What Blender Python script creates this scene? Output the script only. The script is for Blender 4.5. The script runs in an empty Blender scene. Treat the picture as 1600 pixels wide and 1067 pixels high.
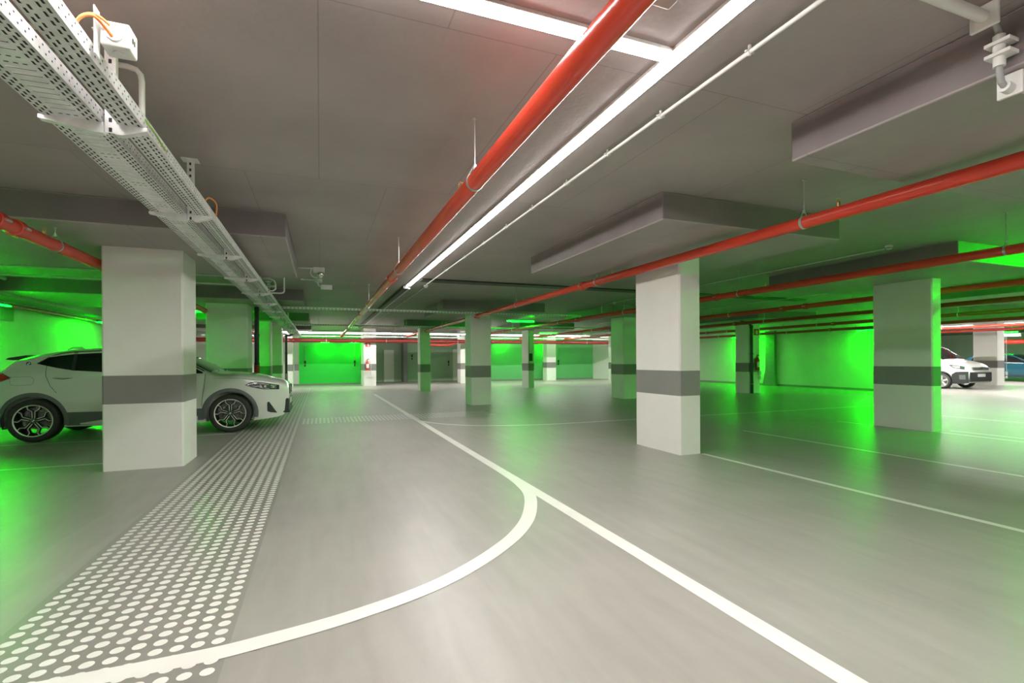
import bpy, bmesh, math, random
from mathutils import Vector, Matrix
random.seed(7)
C = bpy.context.scene.collection
PI = math.pi
SLAB = 2.97          # underside of the slab
PB = 2.69            # underside of the drop panels

# ---------------------------------------------------------------- materials
def new_mat(name):
    m = bpy.data.materials.new(name); m.use_nodes = True
    nt = m.node_tree
    return m, nt, nt.nodes['Principled BSDF']

def pmat(name, col, rough=0.5, metal=0.0, var=0.06, scale=8.0, bump=0.0, bscale=60.0, spec=0.5, coat=0.0):
    m, nt, b = new_mat(name)
    tc = nt.nodes.new('ShaderNodeTexCoord')
    n = nt.nodes.new('ShaderNodeTexNoise'); n.inputs['Scale'].default_value = scale; n.inputs['Detail'].default_value = 4
    nt.links.new(tc.outputs['Object'], n.inputs['Vector'])
    r = nt.nodes.new('ShaderNodeValToRGB')
    r.color_ramp.elements[0].position = 0.3; r.color_ramp.elements[1].position = 0.7
    r.color_ramp.elements[0].color = tuple(c * (1 - var) for c in col) + (1,)
    r.color_ramp.elements[1].color = tuple(min(1, c * (1 + var)) for c in col) + (1,)
    nt.links.new(n.outputs['Fac'], r.inputs['Fac']); nt.links.new(r.outputs['Color'], b.inputs['Base Color'])
    b.inputs['Roughness'].default_value = rough; b.inputs['Metallic'].default_value = metal
    b.inputs['Specular IOR Level'].default_value = spec
    b.inputs['Coat Weight'].default_value = coat
    if bump:
        n2 = nt.nodes.new('ShaderNodeTexNoise'); n2.inputs['Scale'].default_value = bscale
        nt.links.new(tc.outputs['Object'], n2.inputs['Vector'])
        bp = nt.nodes.new('ShaderNodeBump'); bp.inputs['Strength'].default_value = bump; bp.inputs['Distance'].default_value = 0.01
        nt.links.new(n2.outputs['Fac'], bp.inputs['Height']); nt.links.new(bp.outputs['Normal'], b.inputs['Normal'])
    return m

def emat(name, col, strength):
    m, nt, b = new_mat(name)
    b.inputs['Base Color'].default_value = (0.8, 0.8, 0.8, 1)
    b.inputs['Emission Color'].default_value = tuple(col) + (1,)
    b.inputs['Emission Strength'].default_value = strength
    return m

def floor_mat():
    m, nt, b = new_mat('epoxy_floor')
    N, L = nt.nodes, nt.links
    tc = N.new('ShaderNodeTexCoord')
    n1 = N.new('ShaderNodeTexNoise'); n1.inputs['Scale'].default_value = 0.9; n1.inputs['Detail'].default_value = 8; n1.inputs['Roughness'].default_value = 0.65
    L.new(tc.outputs['Object'], n1.inputs['Vector'])
    mp = N.new('ShaderNodeMapping'); mp.inputs['Scale'].default_value = (5.0, 0.7, 1); mp.inputs['Rotation'].default_value = (0, 0, 0.25)
    L.new(tc.outputs['Object'], mp.inputs['Vector'])
    n2 = N.new('ShaderNodeTexNoise'); n2.inputs['Scale'].default_value = 1.6; n2.inputs['Detail'].default_value = 6
    n2.inputs['Distortion'].default_value = 0.6
    L.new(mp.outputs['Vector'], n2.inputs['Vector'])
    mx = N.new('ShaderNodeMix'); mx.data_type = 'FLOAT'; mx.inputs['Factor'].default_value = 0.45
    L.new(n1.outputs['Fac'], mx.inputs[2]); L.new(n2.outputs['Fac'], mx.inputs[3])
    r = N.new('ShaderNodeValToRGB'); r.color_ramp.elements[0].position = 0.32; r.color_ramp.elements[1].position = 0.68
    r.color_ramp.elements[0].color = (0.285, 0.275, 0.248, 1); r.color_ramp.elements[1].color = (0.375, 0.364, 0.330, 1)
    L.new(mx.outputs[0], r.inputs['Fac']); L.new(r.outputs['Color'], b.inputs['Base Color'])
    rr = N.new('ShaderNodeMapRange'); rr.inputs['From Min'].default_value = 0.3; rr.inputs['From Max'].default_value = 0.7
    rr.inputs['To Min'].default_value = 0.24; rr.inputs['To Max'].default_value = 0.40
    b.inputs['Roughness'].default_value = 0.36
    n3 = N.new('ShaderNodeTexNoise'); n3.inputs['Scale'].default_value = 140; n3.inputs['Detail'].default_value = 2
    L.new(tc.outputs['Object'], n3.inputs['Vector'])
    bp = N.new('ShaderNodeBump'); bp.inputs['Strength'].default_value = 0.10; bp.inputs['Distance'].default_value = 0.004
    L.new(n3.outputs['Fac'], bp.inputs['Height']); L.new(bp.outputs['Normal'], b.inputs['Normal'])
    return m

def ceil_mat():
    m, nt, b = new_mat('grey_slab')
    N, L = nt.nodes, nt.links
    tc = N.new('ShaderNodeTexCoord')
    n1 = N.new('ShaderNodeTexNoise'); n1.inputs['Scale'].default_value = 0.7; n1.inputs['Detail'].default_value = 9; n1.inputs['Roughness'].default_value = 0.6
    L.new(tc.outputs['Object'], n1.inputs['Vector'])
    r = N.new('ShaderNodeValToRGB'); r.color_ramp.elements[0].position = 0.32; r.color_ramp.elements[1].position = 0.68
    r.color_ramp.elements[0].color = (0.345, 0.308, 0.303, 1); r.color_ramp.elements[1].color = (0.440, 0.395, 0.388, 1)
    L.new(n1.outputs['Fac'], r.inputs['Fac'])
    # shuttering joints in the cast slab
    bk = N.new('ShaderNodeTexBrick'); bk.inputs['Scale'].default_value = 1.0
    bk.inputs['Brick Width'].default_value = 1.22; bk.inputs['Row Height'].default_value = 2.44; bk.inputs['Mortar Size'].default_value = 0.004
    bk.inputs['Color1'].default_value = (1, 1, 1, 1); bk.inputs['Color2'].default_value = (0.95, 0.95, 0.95, 1); bk.inputs['Mortar'].default_value = (0.72, 0.72, 0.72, 1)
    L.new(tc.outputs['Object'], bk.inputs['Vector'])
    mx = N.new('ShaderNodeMix'); mx.data_type = 'RGBA'; mx.blend_type = 'MULTIPLY'; mx.inputs['Factor'].default_value = 1
    L.new(r.outputs['Color'], mx.inputs[6]); L.new(bk.outputs['Color'], mx.inputs[7])
    L.new(mx.outputs[2], b.inputs['Base Color'])
    b.inputs['Roughness'].default_value = 0.55
    n3 = N.new('ShaderNodeTexNoise'); n3.inputs['Scale'].default_value = 25; n3.inputs['Detail'].default_value = 5
    L.new(tc.outputs['Object'], n3.inputs['Vector'])
    bp = N.new('ShaderNodeBump'); bp.inputs['Strength'].default_value = 0.2; bp.inputs['Distance'].default_value = 0.01
    L.new(n3.outputs['Fac'], bp.inputs['Height']); L.new(bp.outputs['Normal'], b.inputs['Normal'])
    return m

M = dict(
    floor=floor_mat(), slab=ceil_mat(),
    white=pmat('pillar_white', (0.84, 0.82, 0.79), 0.55, var=0.02, scale=3, bump=0.12, bscale=25),
    wall=pmat('wall_white', (0.66, 0.66, 0.62), 0.6, var=0.03, scale=1.5, bump=0.1, bscale=20),
    greenlitmid=pmat('soft_green_lit_wall', (0.14, 0.50, 0.18), 0.5, var=0.03, scale=1.5),  # green lamp spill put into the right back wall's colour
    greenlit=pmat('green_lit_wall', (0.02, 0.62, 0.06), 0.5, var=0.03, scale=1.5),  # green lamp light put into the far back wall's colour
    band=pmat('band_grey', (0.25, 0.24, 0.235), 0.5, var=0.03, scale=4),
    line=pmat('line_paint', (0.78, 0.77, 0.72), 0.35, var=0.03, scale=5),
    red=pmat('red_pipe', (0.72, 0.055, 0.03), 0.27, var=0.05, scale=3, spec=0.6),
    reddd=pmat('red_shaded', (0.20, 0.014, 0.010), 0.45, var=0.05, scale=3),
    palegreen=pmat('alcove_green', (0.38, 0.52, 0.36), 0.6, var=0.03, scale=1.5),  # even pale green for the alcove wall and door frames
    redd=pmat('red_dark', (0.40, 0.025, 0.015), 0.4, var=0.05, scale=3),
    galv=pmat('galvanised', (0.86, 0.87, 0.86), 0.42, metal=0.3, var=0.12, scale=14),
    steel=pmat('zinc', (0.6, 0.6, 0.58), 0.35, metal=0.85, var=0.08, scale=20),
    brass=pmat('brass', (0.62, 0.36, 0.14), 0.35, metal=0.9),
    dark=pmat('dark_gap', (0.03, 0.03, 0.03), 0.7),
    trunk=pmat('black_trunking', (0.035, 0.035, 0.035), 0.5),
    plast=pmat('white_plastic', (0.74, 0.74, 0.71), 0.45, var=0.02),
    orange=pmat('orange_cable', (0.75, 0.22, 0.05), 0.5),
    yg=pmat('earth_cable', (0.25, 0.45, 0.08), 0.5),
    black=pmat('black_plastic', (0.028, 0.03, 0.032), 0.45),
    clad=pmat('grey_cladding', (0.13, 0.14, 0.145), 0.45),
    paint=pmat('car_white', (0.72, 0.72, 0.69), 0.22, var=0.01, coat=0.6),
    blue=pmat('car_blue', (0.010, 0.085, 0.12), 0.2, var=0.02, coat=0.6),
    darkcar=pmat('car_dark', (0.02, 0.03, 0.03), 0.2, var=0.02, coat=0.6),
    glass=pmat('tinted_glass', (0.012, 0.014, 0.014), 0.05, spec=0.7),
    tyre=pmat('tyre', (0.035, 0.032, 0.030), 0.7, var=0.15, scale=30),
    rim=pmat('bright_rim', (0.78, 0.77, 0.75), 0.3, metal=0.15),
    rimd=pmat('dark_rim', (0.03, 0.03, 0.03), 0.35, metal=0.3),
    chrome=pmat('chrome', (0.8, 0.8, 0.8), 0.12, metal=1.0),
    lamp=pmat('lamp_clear', (0.55, 0.56, 0.55), 0.12, metal=0.6),
    lampd=pmat('lamp_housing', (0.05, 0.055, 0.055), 0.15),
    tail=pmat('tail_red', (0.55, 0.02, 0.02), 0.2),
    bblue=pmat('badge_blue', (0.03, 0.18, 0.55), 0.3),
    bwhite=pmat('badge_white', (0.85, 0.85, 0.85), 0.3),
    door=pmat('pale_door', (0.85, 0.88, 0.78), 0.5, var=0.02),
    jamb=pmat('jamb_grey', (0.22, 0.22, 0.21), 0.6),
    grille=pmat('vent_grille', (0.35, 0.36, 0.35), 0.5),
    ewhite=emat('white_led', (1.0, 0.945, 0.925), 68.0),
    egreenback=emat('green_flood_soft', (0.0, 1.0, 0.003), 190.0),
    ewhite3=emat('white_led_far', (1.0, 0.97, 0.93), 240.0),
    egreenright=emat('green_led_right', (0.0, 1.0, 0.0010), 650.0),
    slabshade=pmat('slab_side_shade', (0.20, 0.172, 0.175), 0.6, var=0.12, scale=2, bump=.2, bscale=20),  # shade on the drop panel sides put into a darker slab colour
    ewhite2=emat('white_led_soft', (1.0, 0.97, 0.92), 14.0),
    egreenlow=emat('green_led_soft', (0.0, 1.0, 0.0015), 50.0),
    egreen=emat('green_led', (0.0, 1.0, 0.0015), 170.0),
    egreen2=emat('green_flood', (0.0, 1.0, 0.0009), 600.0),
    esign=emat('sign_panel', (0.35, 0.75, 1.0), 3.0),
)

# ---------------------------------------------------------------- helpers
def link(name, me, mats, parent=None, smooth=False):
    o = bpy.data.objects.new(name, me); C.objects.link(o)
    for m in (mats if isinstance(mats, (list, tuple)) else [mats]): me.materials.append(m)
    if smooth:
        for p in me.polygons: p.use_smooth = True
    if parent is not None: o.parent = parent
    return o

def obj(name, bm, mats, parent=None, smooth=False, fix=True):
    if fix: bmesh.ops.recalc_face_normals(bm, faces=bm.faces)
    me = bpy.data.meshes.new(name); bm.to_mesh(me); bm.free()
    o = link(name, me, mats, parent, False)
    if smooth:
        for p in me.polygons: p.use_smooth = True
        me.set_sharp_from_angle(angle=math.radians(38))
    return o

def tag(o, label, cat, group=None, kind=None):
    o['label'] = label; o['category'] = cat
    if group: o['group'] = group
    if kind: o['kind'] = kind
    return o

def struct(o): o['kind'] = 'structure'; return o

def empty(name, label=None, cat=None, loc=(0, 0, 0), rz=0, group=None):
    o = bpy.data.objects.new(name, None); C.objects.link(o)
    o.location = loc; o.rotation_euler = (0, 0, rz); o.empty_display_size = 0.1
    if label: tag(o, label, cat, group)
    return o

def box(bm, x0, x1, y0, y1, z0, z1, mi=0, bev=0.0):
    vs = [bm.verts.new((x, y, z)) for x in (x0, x1) for y in (y0, y1) for z in (z0, z1)]
    fs = []
    for q in ((0, 1, 3, 2), (4, 6, 7, 5), (0, 4, 5, 1), (2, 3, 7, 6), (0, 2, 6, 4), (1, 5, 7, 3)):
        f = bm.faces.new([vs[i] for i in q]); f.material_index = mi; fs.append(f)
    if bev:
        es = list({e for f in fs for e in f.edges})
        r = bmesh.ops.bevel(bm, geom=es, offset=bev, segments=2, affect='EDGES', profile=0.5)
        for f in r['faces']: f.material_index = mi
    return fs

def quad(bm, pts, mi=0):
    f = bm.faces.new([bm.verts.new(p) for p in pts]); f.material_index = mi; return f

def tube(bm, pts, r, n=16, mi=0, caps=True):
    pts = [Vector(p) for p in pts]
    rings = []; up = None
    for i, p in enumerate(pts):
        if i == 0: d = pts[1] - p
        elif i == len(pts) - 1: d = p - pts[i - 1]
        else: d = (pts[i + 1] - p).normalized() + (p - pts[i - 1]).normalized()
        d.normalize()
        if up is None:
            up = Vector((0, 0, 1)) if abs(d.z) < 0.9 else Vector((1, 0, 0))
        a = d.cross(up).normalized(); up = a.cross(d).normalized()
        rr = r[i] if isinstance(r, (list, tuple)) else r
        rings.append([bm.verts.new(p + (a * math.cos(t) + up * math.sin(t)) * rr) for t in [2 * PI * k / n for k in range(n)]])
    for i in range(len(rings) - 1):
        for k in range(n):
            f = bm.faces.new((rings[i][k], rings[i][(k + 1) % n], rings[i + 1][(k + 1) % n], rings[i + 1][k])); f.material_index = mi
    if caps:
        for rg in (rings[0], rings[-1]):
            f = bm.faces.new(rg); f.material_index = mi

def arc_pts(c, a, b, r, t0, t1, n):
    a, b, c = Vector(a), Vector(b), Vector(c)
    return [c + (a * math.cos(t) + b * math.sin(t)) * r for t in [t0 + (t1 - t0) * k / n for k in range(n + 1)]]

def interp(pts, x):
    if x <= pts[0][0]: return pts[0][1]
    for (a, b), (c, d) in zip(pts, pts[1:]):
        if x <= c: return b + (d - b) * (x - a) / (c - a) if c > a else d
    return pts[-1][1]

def smooth_interp(pts, x):
    # monotone-ish cubic through the points
    if x <= pts[0][0]: return pts[0][1]
    if x >= pts[-1][0]: return pts[-1][1]
    n = len(pts)
    for i in range(n - 1):
        if x <= pts[i + 1][0]:
            x0, y0 = pts[i]; x1, y1 = pts[i + 1]
            m = (y1 - y0) / (x1 - x0)
            def sl(j):
                if j <= 0: return (pts[1][1] - pts[0][1]) / (pts[1][0] - pts[0][0])
                if j >= n - 1: return (pts[-1][1] - pts[-2][1]) / (pts[-1][0] - pts[-2][0])
                a = (pts[j][1] - pts[j - 1][1]) / (pts[j][0] - pts[j - 1][0]); b = (pts[j + 1][1] - pts[j][1]) / (pts[j + 1][0] - pts[j][0])
                return 0 if a * b < 0 else 2 * a * b / (a + b + 1e-12)
            h = x1 - x0; t = (x - x0) / h
            return (2*t**3 - 3*t**2 + 1) * y0 + (t**3 - 2*t**2 + t) * h * sl(i) + (-2*t**3 + 3*t**2) * y1 + (t**3 - t**2) * h * sl(i + 1)

ORD = ['nearest', 'second', 'third', 'fourth', 'fifth', 'sixth', 'seventh', 'eighth', 'ninth', 'tenth', 'eleventh', 'twelfth', 'thirteenth', 'fourteenth', 'fifteenth', 'sixteenth']

# ---------------------------------------------------------------- the setting: floor
bm = bmesh.new(); quad(bm, [(-9, -10, 0), (48, -10, 0), (48, 36, 0), (-9, 36, 0)])
floor = struct(obj('floor', bm, M['floor'], fix=False))

def ribbon(bm, pts, w, z):
    pts = [Vector((p[0], p[1], 0)) for p in pts]; L = []
    for i, p in enumerate(pts):
        d = (pts[min(i + 1, len(pts) - 1)] - pts[max(i - 1, 0)]).normalized(); nn = Vector((-d.y, d.x, 0)) * w / 2
        L.append((bm.verts.new(p + nn + Vector((0, 0, z))), bm.verts.new(p - nn + Vector((0, 0, z)))))
    for a, b in zip(L, L[1:]): bm.faces.new((a[0], b[0], b[1], a[1]))

def catmull(P, n=8):
    P = [Vector((*p, 0)) for p in P]; out = []
    for i in range(len(P) - 1):
        p0, p1, p2, p3 = P[max(i - 1, 0)], P[i], P[i + 1], P[min(i + 2, len(P) - 1)]
        for k in range(n):
            t = k / n
            out.append(0.5 * ((2 * p1) + (p2 - p0) * t + (2 * p0 - 5 * p1 + 4 * p2 - p3) * t * t + (3 * p1 - p0 - 3 * p2 + p3) * t ** 3))
    out.append(P[-1]); return [(v.x, v.y) for v in out]

def painted(name, paths, w, z=0.002):
    bm = bmesh.new()
    for p in paths: ribbon(bm, p, w, z)
    return obj(name, bm, M['line'], floor, fix=False)

painted('painted_line', [[(1.985, -3), (1.965, 20)]], 0.115)
painted('painted_line', [catmull([(1.975, 5.45), (1.965, 5.05), (1.945, 4.79), (1.89, 4.45), (1.76, 4.1), (1.57, 3.73), (1.35, 3.43), (1.13, 3.21), (0.9, 3.02), (0.66, 2.86), (0.43, 2.75), (0.17, 2.66), (-0.02, 2.61), (-0.23, 2.57), (-0.42, 2.54), (-0.67, 2.53), (-0.94, 2.525), (-1.5, 2.52)])], 0.115, 0.0035)
painted('painted_line', [catmull([(1.95, 10.9), (2.1, 10.4), (2.42, 9.87), (2.96, 9.42), (3.92, 9.1), (4.88, 9.03), (6, 9.03), (15, 9.03)])], 0.08)
painted('painted_line', [[(4.88, -6), (4.88, 5.4)]], 0.075)
painted('painted_line', [[(7.12, -6), (7.12, 6.85)]], 0.075)
painted('painted_line', [[(9.93, 6.4), (9.9, 7.1)], [(10.02, -6), (10.02, 5.4)], [(10.42, -6), (10.42, 5.4)]], 0.06)
painted('painted_line', [[(12.9, -6), (12.9, 6.85)], [(15.6, -6), (15.6, 6.85)]], 0.075)
painted('painted_line', [[(-2.42, 7.85), (-6.2, 7.85)]], 0.07)
painted('painted_line', [[(-1.42, 10.17), (-6.2, 10.17)]], 0.07)
painted('painted_line', [[(-1.5, 13.2), (-6.2, 13.2)], [(-2.4, 2.2), (-6.2, 2.2)], [(-1.5, -0.5), (-6.2, -0.5)]], 0.07)

bm = bmesh.new()
quad(bm, [(-1.42, -2, 0.001), (-0.395, -2, 0.001), (-0.395, 26, 0.001), (-1.42, 26, 0.001)])
strip = obj('walkway_strip', bm, pmat('strip_grey', (0.265, 0.256, 0.230), 0.32, var=0.06, scale=3), floor, fix=False)
bm = bmesh.new()
def dot(bm, x, y, r=0.0285, n=12):
    bm.faces.new([bm.verts.new((x + r * math.cos(2 * PI * k / n), y + r * math.sin(2 * PI * k / n), 0.0028)) for k in range(n)])
y = -0.2
while y < 23:
    for k in range(12): dot(bm, -0.448 - 0.0822 * k, y + 2.6, n=12 if y < 4 else 8)
    y += 0.0822
obj('painted_dots', bm, M['line'], strip, fix=False)['kind'] = 'stuff'
bm = bmesh.new(); quad(bm, [(-0.39, 11.05, 0.001), (4.0, 11.05, 0.001), (4.0, 12.2, 0.001), (-0.39, 12.2, 0.001)])
strip2 = obj('walkway_strip', bm, strip.data.materials[0], floor, fix=False)
bm = bmesh.new()
for i in range(52):
    for k in range(13): dot(bm, -0.33 + 0.0822 * i, 11.12 + 0.0822 * k, n=8)
obj('painted_dots', bm, M['line'], strip2, fix=False)['kind'] = 'stuff'

# ---------------------------------------------------------------- ceiling
bm = bmesh.new(); box(bm, -9, 48, -10, 36, SLAB, SLAB + 0.25)
ceiling = struct(obj('ceiling', bm, M['slab']))
PANELS = []
def panel(x0, x1, y0, y1, z=PB):
    bm = bmesh.new(); box(bm, x0, x1, y0, y1, z, SLAB - 0.001, bev=0.012)
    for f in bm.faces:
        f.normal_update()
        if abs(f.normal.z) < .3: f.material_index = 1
    obj('drop_panel', bm, [M['slab'], M['slabshade']], ceiling); PANELS.append((x0, x1, y0, y1, z))
panel(-6.3, -0.35, 6.14, 9.05)
panel(-6.3, -0.35, 12.45, 15.4); panel(-6.3, -0.35, 18.6, 21.2); panel(-6.3, -0.35, 23.6, 26)
panel(3.19, 5.73, 4.06, 7.37); panel(3.12, 5.9, -2.2, 2.56)
panel(3.15, 6.2, 13.3, 15.9); panel(3.2, 5.8, 20.4, 23.4)
panel(8.5, 11.3, 4.3, 7.5); panel(8.3, 11.2, 12.9, 16.0); panel(8.2, 10.9, 20.2, 23.3)
panel(14.0, 16.8, 4.2, 7.6); panel(14.0, 16.8, 12.8, 15.9); panel(13.6, 16.2, 21.4, 24.2)
panel(-4.2, 1.47, -1.6, 1.82, 2.86)
def cz(x, y):
    for a, b, c, d, z in PANELS:
        if a < x < b and c < y < d: return z
    return SLAB
bm = bmesh.new(); box(bm, 1.95, 12.8, 10.02, 10.35, SLAB - 0.03, SLAB - 0.001)
obj('movement_joint', bm, M['trunk'], ceiling)
# beam over the opening into the far bay and the beam along the left wall
bm = bmesh.new(); box(bm, 20.0, 20.35, -10, 11.0, 2.50, SLAB - 0.001, bev=0.01); struct(obj('trim_1', bm, M['slab']))
bm = bmesh.new(); box(bm, -6.28, -5.75, -10, 31, 2.62, SLAB - 0.001, bev=0.01); struct(obj('trim_2', bm, M['slab']))

# ---------------------------------------------------------------- walls
def wall(name, x0, x1, y0, y1, z1=SLAB, m='wall', z0=0.0):
    bm = bmesh.new(); box(bm, x0, x1, y0, y1, z0, z1); return struct(obj(name, bm, M[m]))
wall('wall_left', -6.5, -6.3, -10, 29)
wall('wall_back', -6.5, -1.05, 28.9, 29.1)
wall('wall_back_green', -1.05, 2.1, 28.9, 29.1, m='greenlit')
bm = bmesh.new(); box(bm, -1.28, -1.05, 28.893, 28.9, .8, 1.14); struct(obj('trim_4', bm, M['band']))
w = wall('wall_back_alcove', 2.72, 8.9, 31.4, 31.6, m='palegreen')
wall('wall_alcove_left', 2.52, 2.72, 28.5, 31.4)
wall('wall_alcove_middle', 4.75, 5.0, 30.6, 31.4, m='jamb')
wall('wall_alcove_right', 8.9, 9.1, 29.4, 31.4)
wall('wall_back_right', 8.9, 17.2, 29.3, 29.5, m='greenlitmid')
bm = bmesh.new()
vs = [(17.2, 29.3), (20.2, 23.6), (20.4, 23.7), (17.4, 29.5)]
lo = [bm.verts.new((a, b, 0)) for a, b in vs]; hi = [bm.verts.new((a, b, SLAB)) for a, b in vs]
bm.faces.new(lo); bm.faces.new(hi)
for i in range(4): bm.faces.new((lo[i], lo[(i + 1) % 4], hi[(i + 1) % 4], hi[i]))
struct(obj('wall_angled', bm, M['wall']))
wall('wall_right', 20.2, 20.4, 11.0, 23.7)
wall('wall_far_right', 45, 45.2, -10, 30); wall('wall_far_bay', 20.4, 45, 24, 24.2)
wall('wall_front', -6.5, 45, -9.9, -9.7)
for nme, x0, x1, y0, y1 in (('baseboard_back', -6.3, 2.1, 28.885, 28.9), ('baseboard_back_right', 8.9, 17.2, 29.285, 29.3)):
    wall(nme, x0, x1, y0, y1, 0.09, 'band')
wall('baseboard_right', 20.185, 20.2, 11.0, 23.7, 0.09, 'band')
# shallow pilaster shape with a flared foot, pillar shadow put into its grey
bm = bmesh.new()
pr = [(17.35, 0), (18.1, 0), (17.92, 0.75), (17.92, 2.6), (17.4, 2.6), (17.4, 0.75)]
a = [bm.verts.new((20.05, y_, z_)) for y_, z_ in pr]; b = [bm.verts.new((20.195, y_, z_)) for y_, z_ in pr]
bm.faces.new(a); bm.faces.new(b)
for i in range(6): bm.faces.new((a[i], a[(i + 1) % 6], b[(i + 1) % 6], b[i]))
struct(obj('trim_3', bm, M['jamb']))
# doors
def door(name, x0, x1, y, h, m='door', hx=None):
    bm = bmesh.new(); box(bm, x0, x1, y - 0.06, y - 0.01, 0, h, bev=0.004)
    d = struct(obj(name, bm, M[m]))
    bm = bmesh.new(); box(bm, x0 - .06, x0, y - .08, y, 0, h + .06); box(bm, x1, x1 + .06, y - .08, y, 0, h + .06); box(bm, x0, x1, y - .08, y, h, h + .06)
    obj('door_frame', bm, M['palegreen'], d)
    bm = bmesh.new(); tube(bm, [(x1 - .08, y - .06, 1.02), (x1 - .08, y - .11, 1.02), (x1 - .2, y - .11, 1.02)], .01, 8); obj('door_handle', bm, M['steel'], d)
    return d
door('door_1', 3.68, 4.28, 31.4, 1.95)
door('door_2', 8.02, 8.45, 31.4, 2.02)
# grille high on the left wall
bm = bmesh.new(); box(bm, -6.295, -6.27, 13.0, 14.1, 2.2, 2.5)
for k in range(22): box(bm, -6.27, -6.25, 13.03 + k * .049, 13.05 + k * .049, 2.22, 2.48)
tag(obj('ventilation_grille', bm, M['grille']), 'slatted ventilation grille high on the green lit left wall', 'vent')

# ---------------------------------------------------------------- pillars
def pillar(x0, x1, y0, y1, label, top=None, band=(0.80, 1.14)):
    top = top if top else cz((x0 + x1) / 2, (y0 + y1) / 2)
    bm = bmesh.new(); box(bm, x0, x1, y0, y1, 0, top - 0.001)
    es = [e for e in bm.edges if abs(e.verts[0].co.z - e.verts[1].co.z) > 1]
    bmesh.ops.bevel(bm, geom=es, offset=0.02, segments=1, affect='EDGES')
    r = tag(obj('pillar', bm, M['white']), label, 'pillar')
    if band:
        bm = bmesh.new(); e = 0.002
        box(bm, x0 - e, x1 + e, y0 - e, y1 + e, band[0], band[1])
        es = [e_ for e_ in bm.edges if abs(e_.verts[0].co.z - e_.verts[1].co.z) > .2]
        bmesh.ops.bevel(bm, geom=es, offset=0.021, segments=1, affect='EDGES')
        bmesh.ops.delete(bm, geom=[f for f in bm.faces if abs(f.normal.z) > .9], context='FACES_ONLY')
        obj('painted_band', bm, M['band'], r)
    return r
pillar(-2.42, -1.59, 7.25, 7.96, 'large white pillar hiding the middle of the white car')
pillar(-2.50, -1.62, 13.45, 14.25, 'broad white pillar standing behind the bonnet of the white car')
pillar(-2.05, -1.6, 19.0, 19.8, 'dark green lit pillar just right of the black drain pipe')
pillar(-1.86, -1.46, 22.4, 23.1, 'narrow green lit pillar with a thin conduit on its left edge')
pillar(-1.6, -1.3, 27.6, 28.2, 'far white pillar at the left end of the green back wall')
pillar(4.52, 4.88, 5.42, 6.42, 'bright white pillar in front of the red pipe, right of centre')
pillar(4.07, 4.68, 13.78, 14.42, 'mid distance pillar left of the green ceiling lamp with a dark grey band')
pillar(3.98, 4.42, 21.1, 21.7, 'slim far pillar with one bright green face, near centre')
pillar(7.35, 8.3, 27.0, 27.7, 'wide white far pillar behind the mid distance pillar')
pillar(9.02, 9.32, 21.2, 22.0, 'far pillar with a white left face and saturated green right face')
pillar(13.2, 13.85, 28.1, 28.7, 'farthest white pillar against the green back wall')
pillar(14.45, 14.8, 22.4, 23.0, 'white far pillar half hidden behind the green pillar')
pillar(9.28, 9.9, 13.85, 14.6, 'green lit pillar directly left of the bright white pillar')
pp = pillar(14.95, 15.5, 14.1, 14.75, 'green lit pillar carrying the black drain pipe and fire extinguisher')
pillar(9.96, 10.22, 5.42, 6.42, 'broad green lit pillar at the right with a bright green edge')
pillar(29.0, 29.6, 13.2, 14.1, 'distant white pillar beside the white van')
bm = bmesh.new(); box(bm, 2.1, 2.71, 26.5, 28.5, 0, SLAB - .001); r = tag(obj('pillar', bm, M['white']), 'far white pillar with a fire extinguisher and red sign, right of the green back wall', 'pillar')
bm = bmesh.new(); box(bm, 2.098, 2.712, 26.498, 28.502, 0.8, 1.14); obj('painted_band', bm, M['band'], r)

# ---------------------------------------------------------------- red sprinkler pipes
def torus_band(bm, c, axis, R, w, t=0.003, n=20):
    # flat clamp band round a pipe along axis 'x' or 'y'
    c = Vector(c)
    A, B, D = (Vector((1, 0, 0)), Vector((0, 0, 1)), Vector((0, 1, 0))) if axis == 'y' else (Vector((0, 1, 0)), Vector((0, 0, 1)), Vector((1, 0, 0)))
    rings = []
    for k in range(n):
        t_ = 2 * PI * k / n; u = A * math.cos(t_) + B * math.sin(t_)
        rings.append([bm.verts.new(c + u * r_ + D * d_) for r_, d_ in ((R, -w / 2), (R + t, -w / 2), (R + t, w / 2), (R, w / 2))])
    for k in range(n):
        a, b = rings[k], rings[(k + 1) % n]
        for j in range(4): bm.faces.new((a[j], a[(j + 1) % 4], b[(j + 1) % 4], b[j]))

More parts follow.
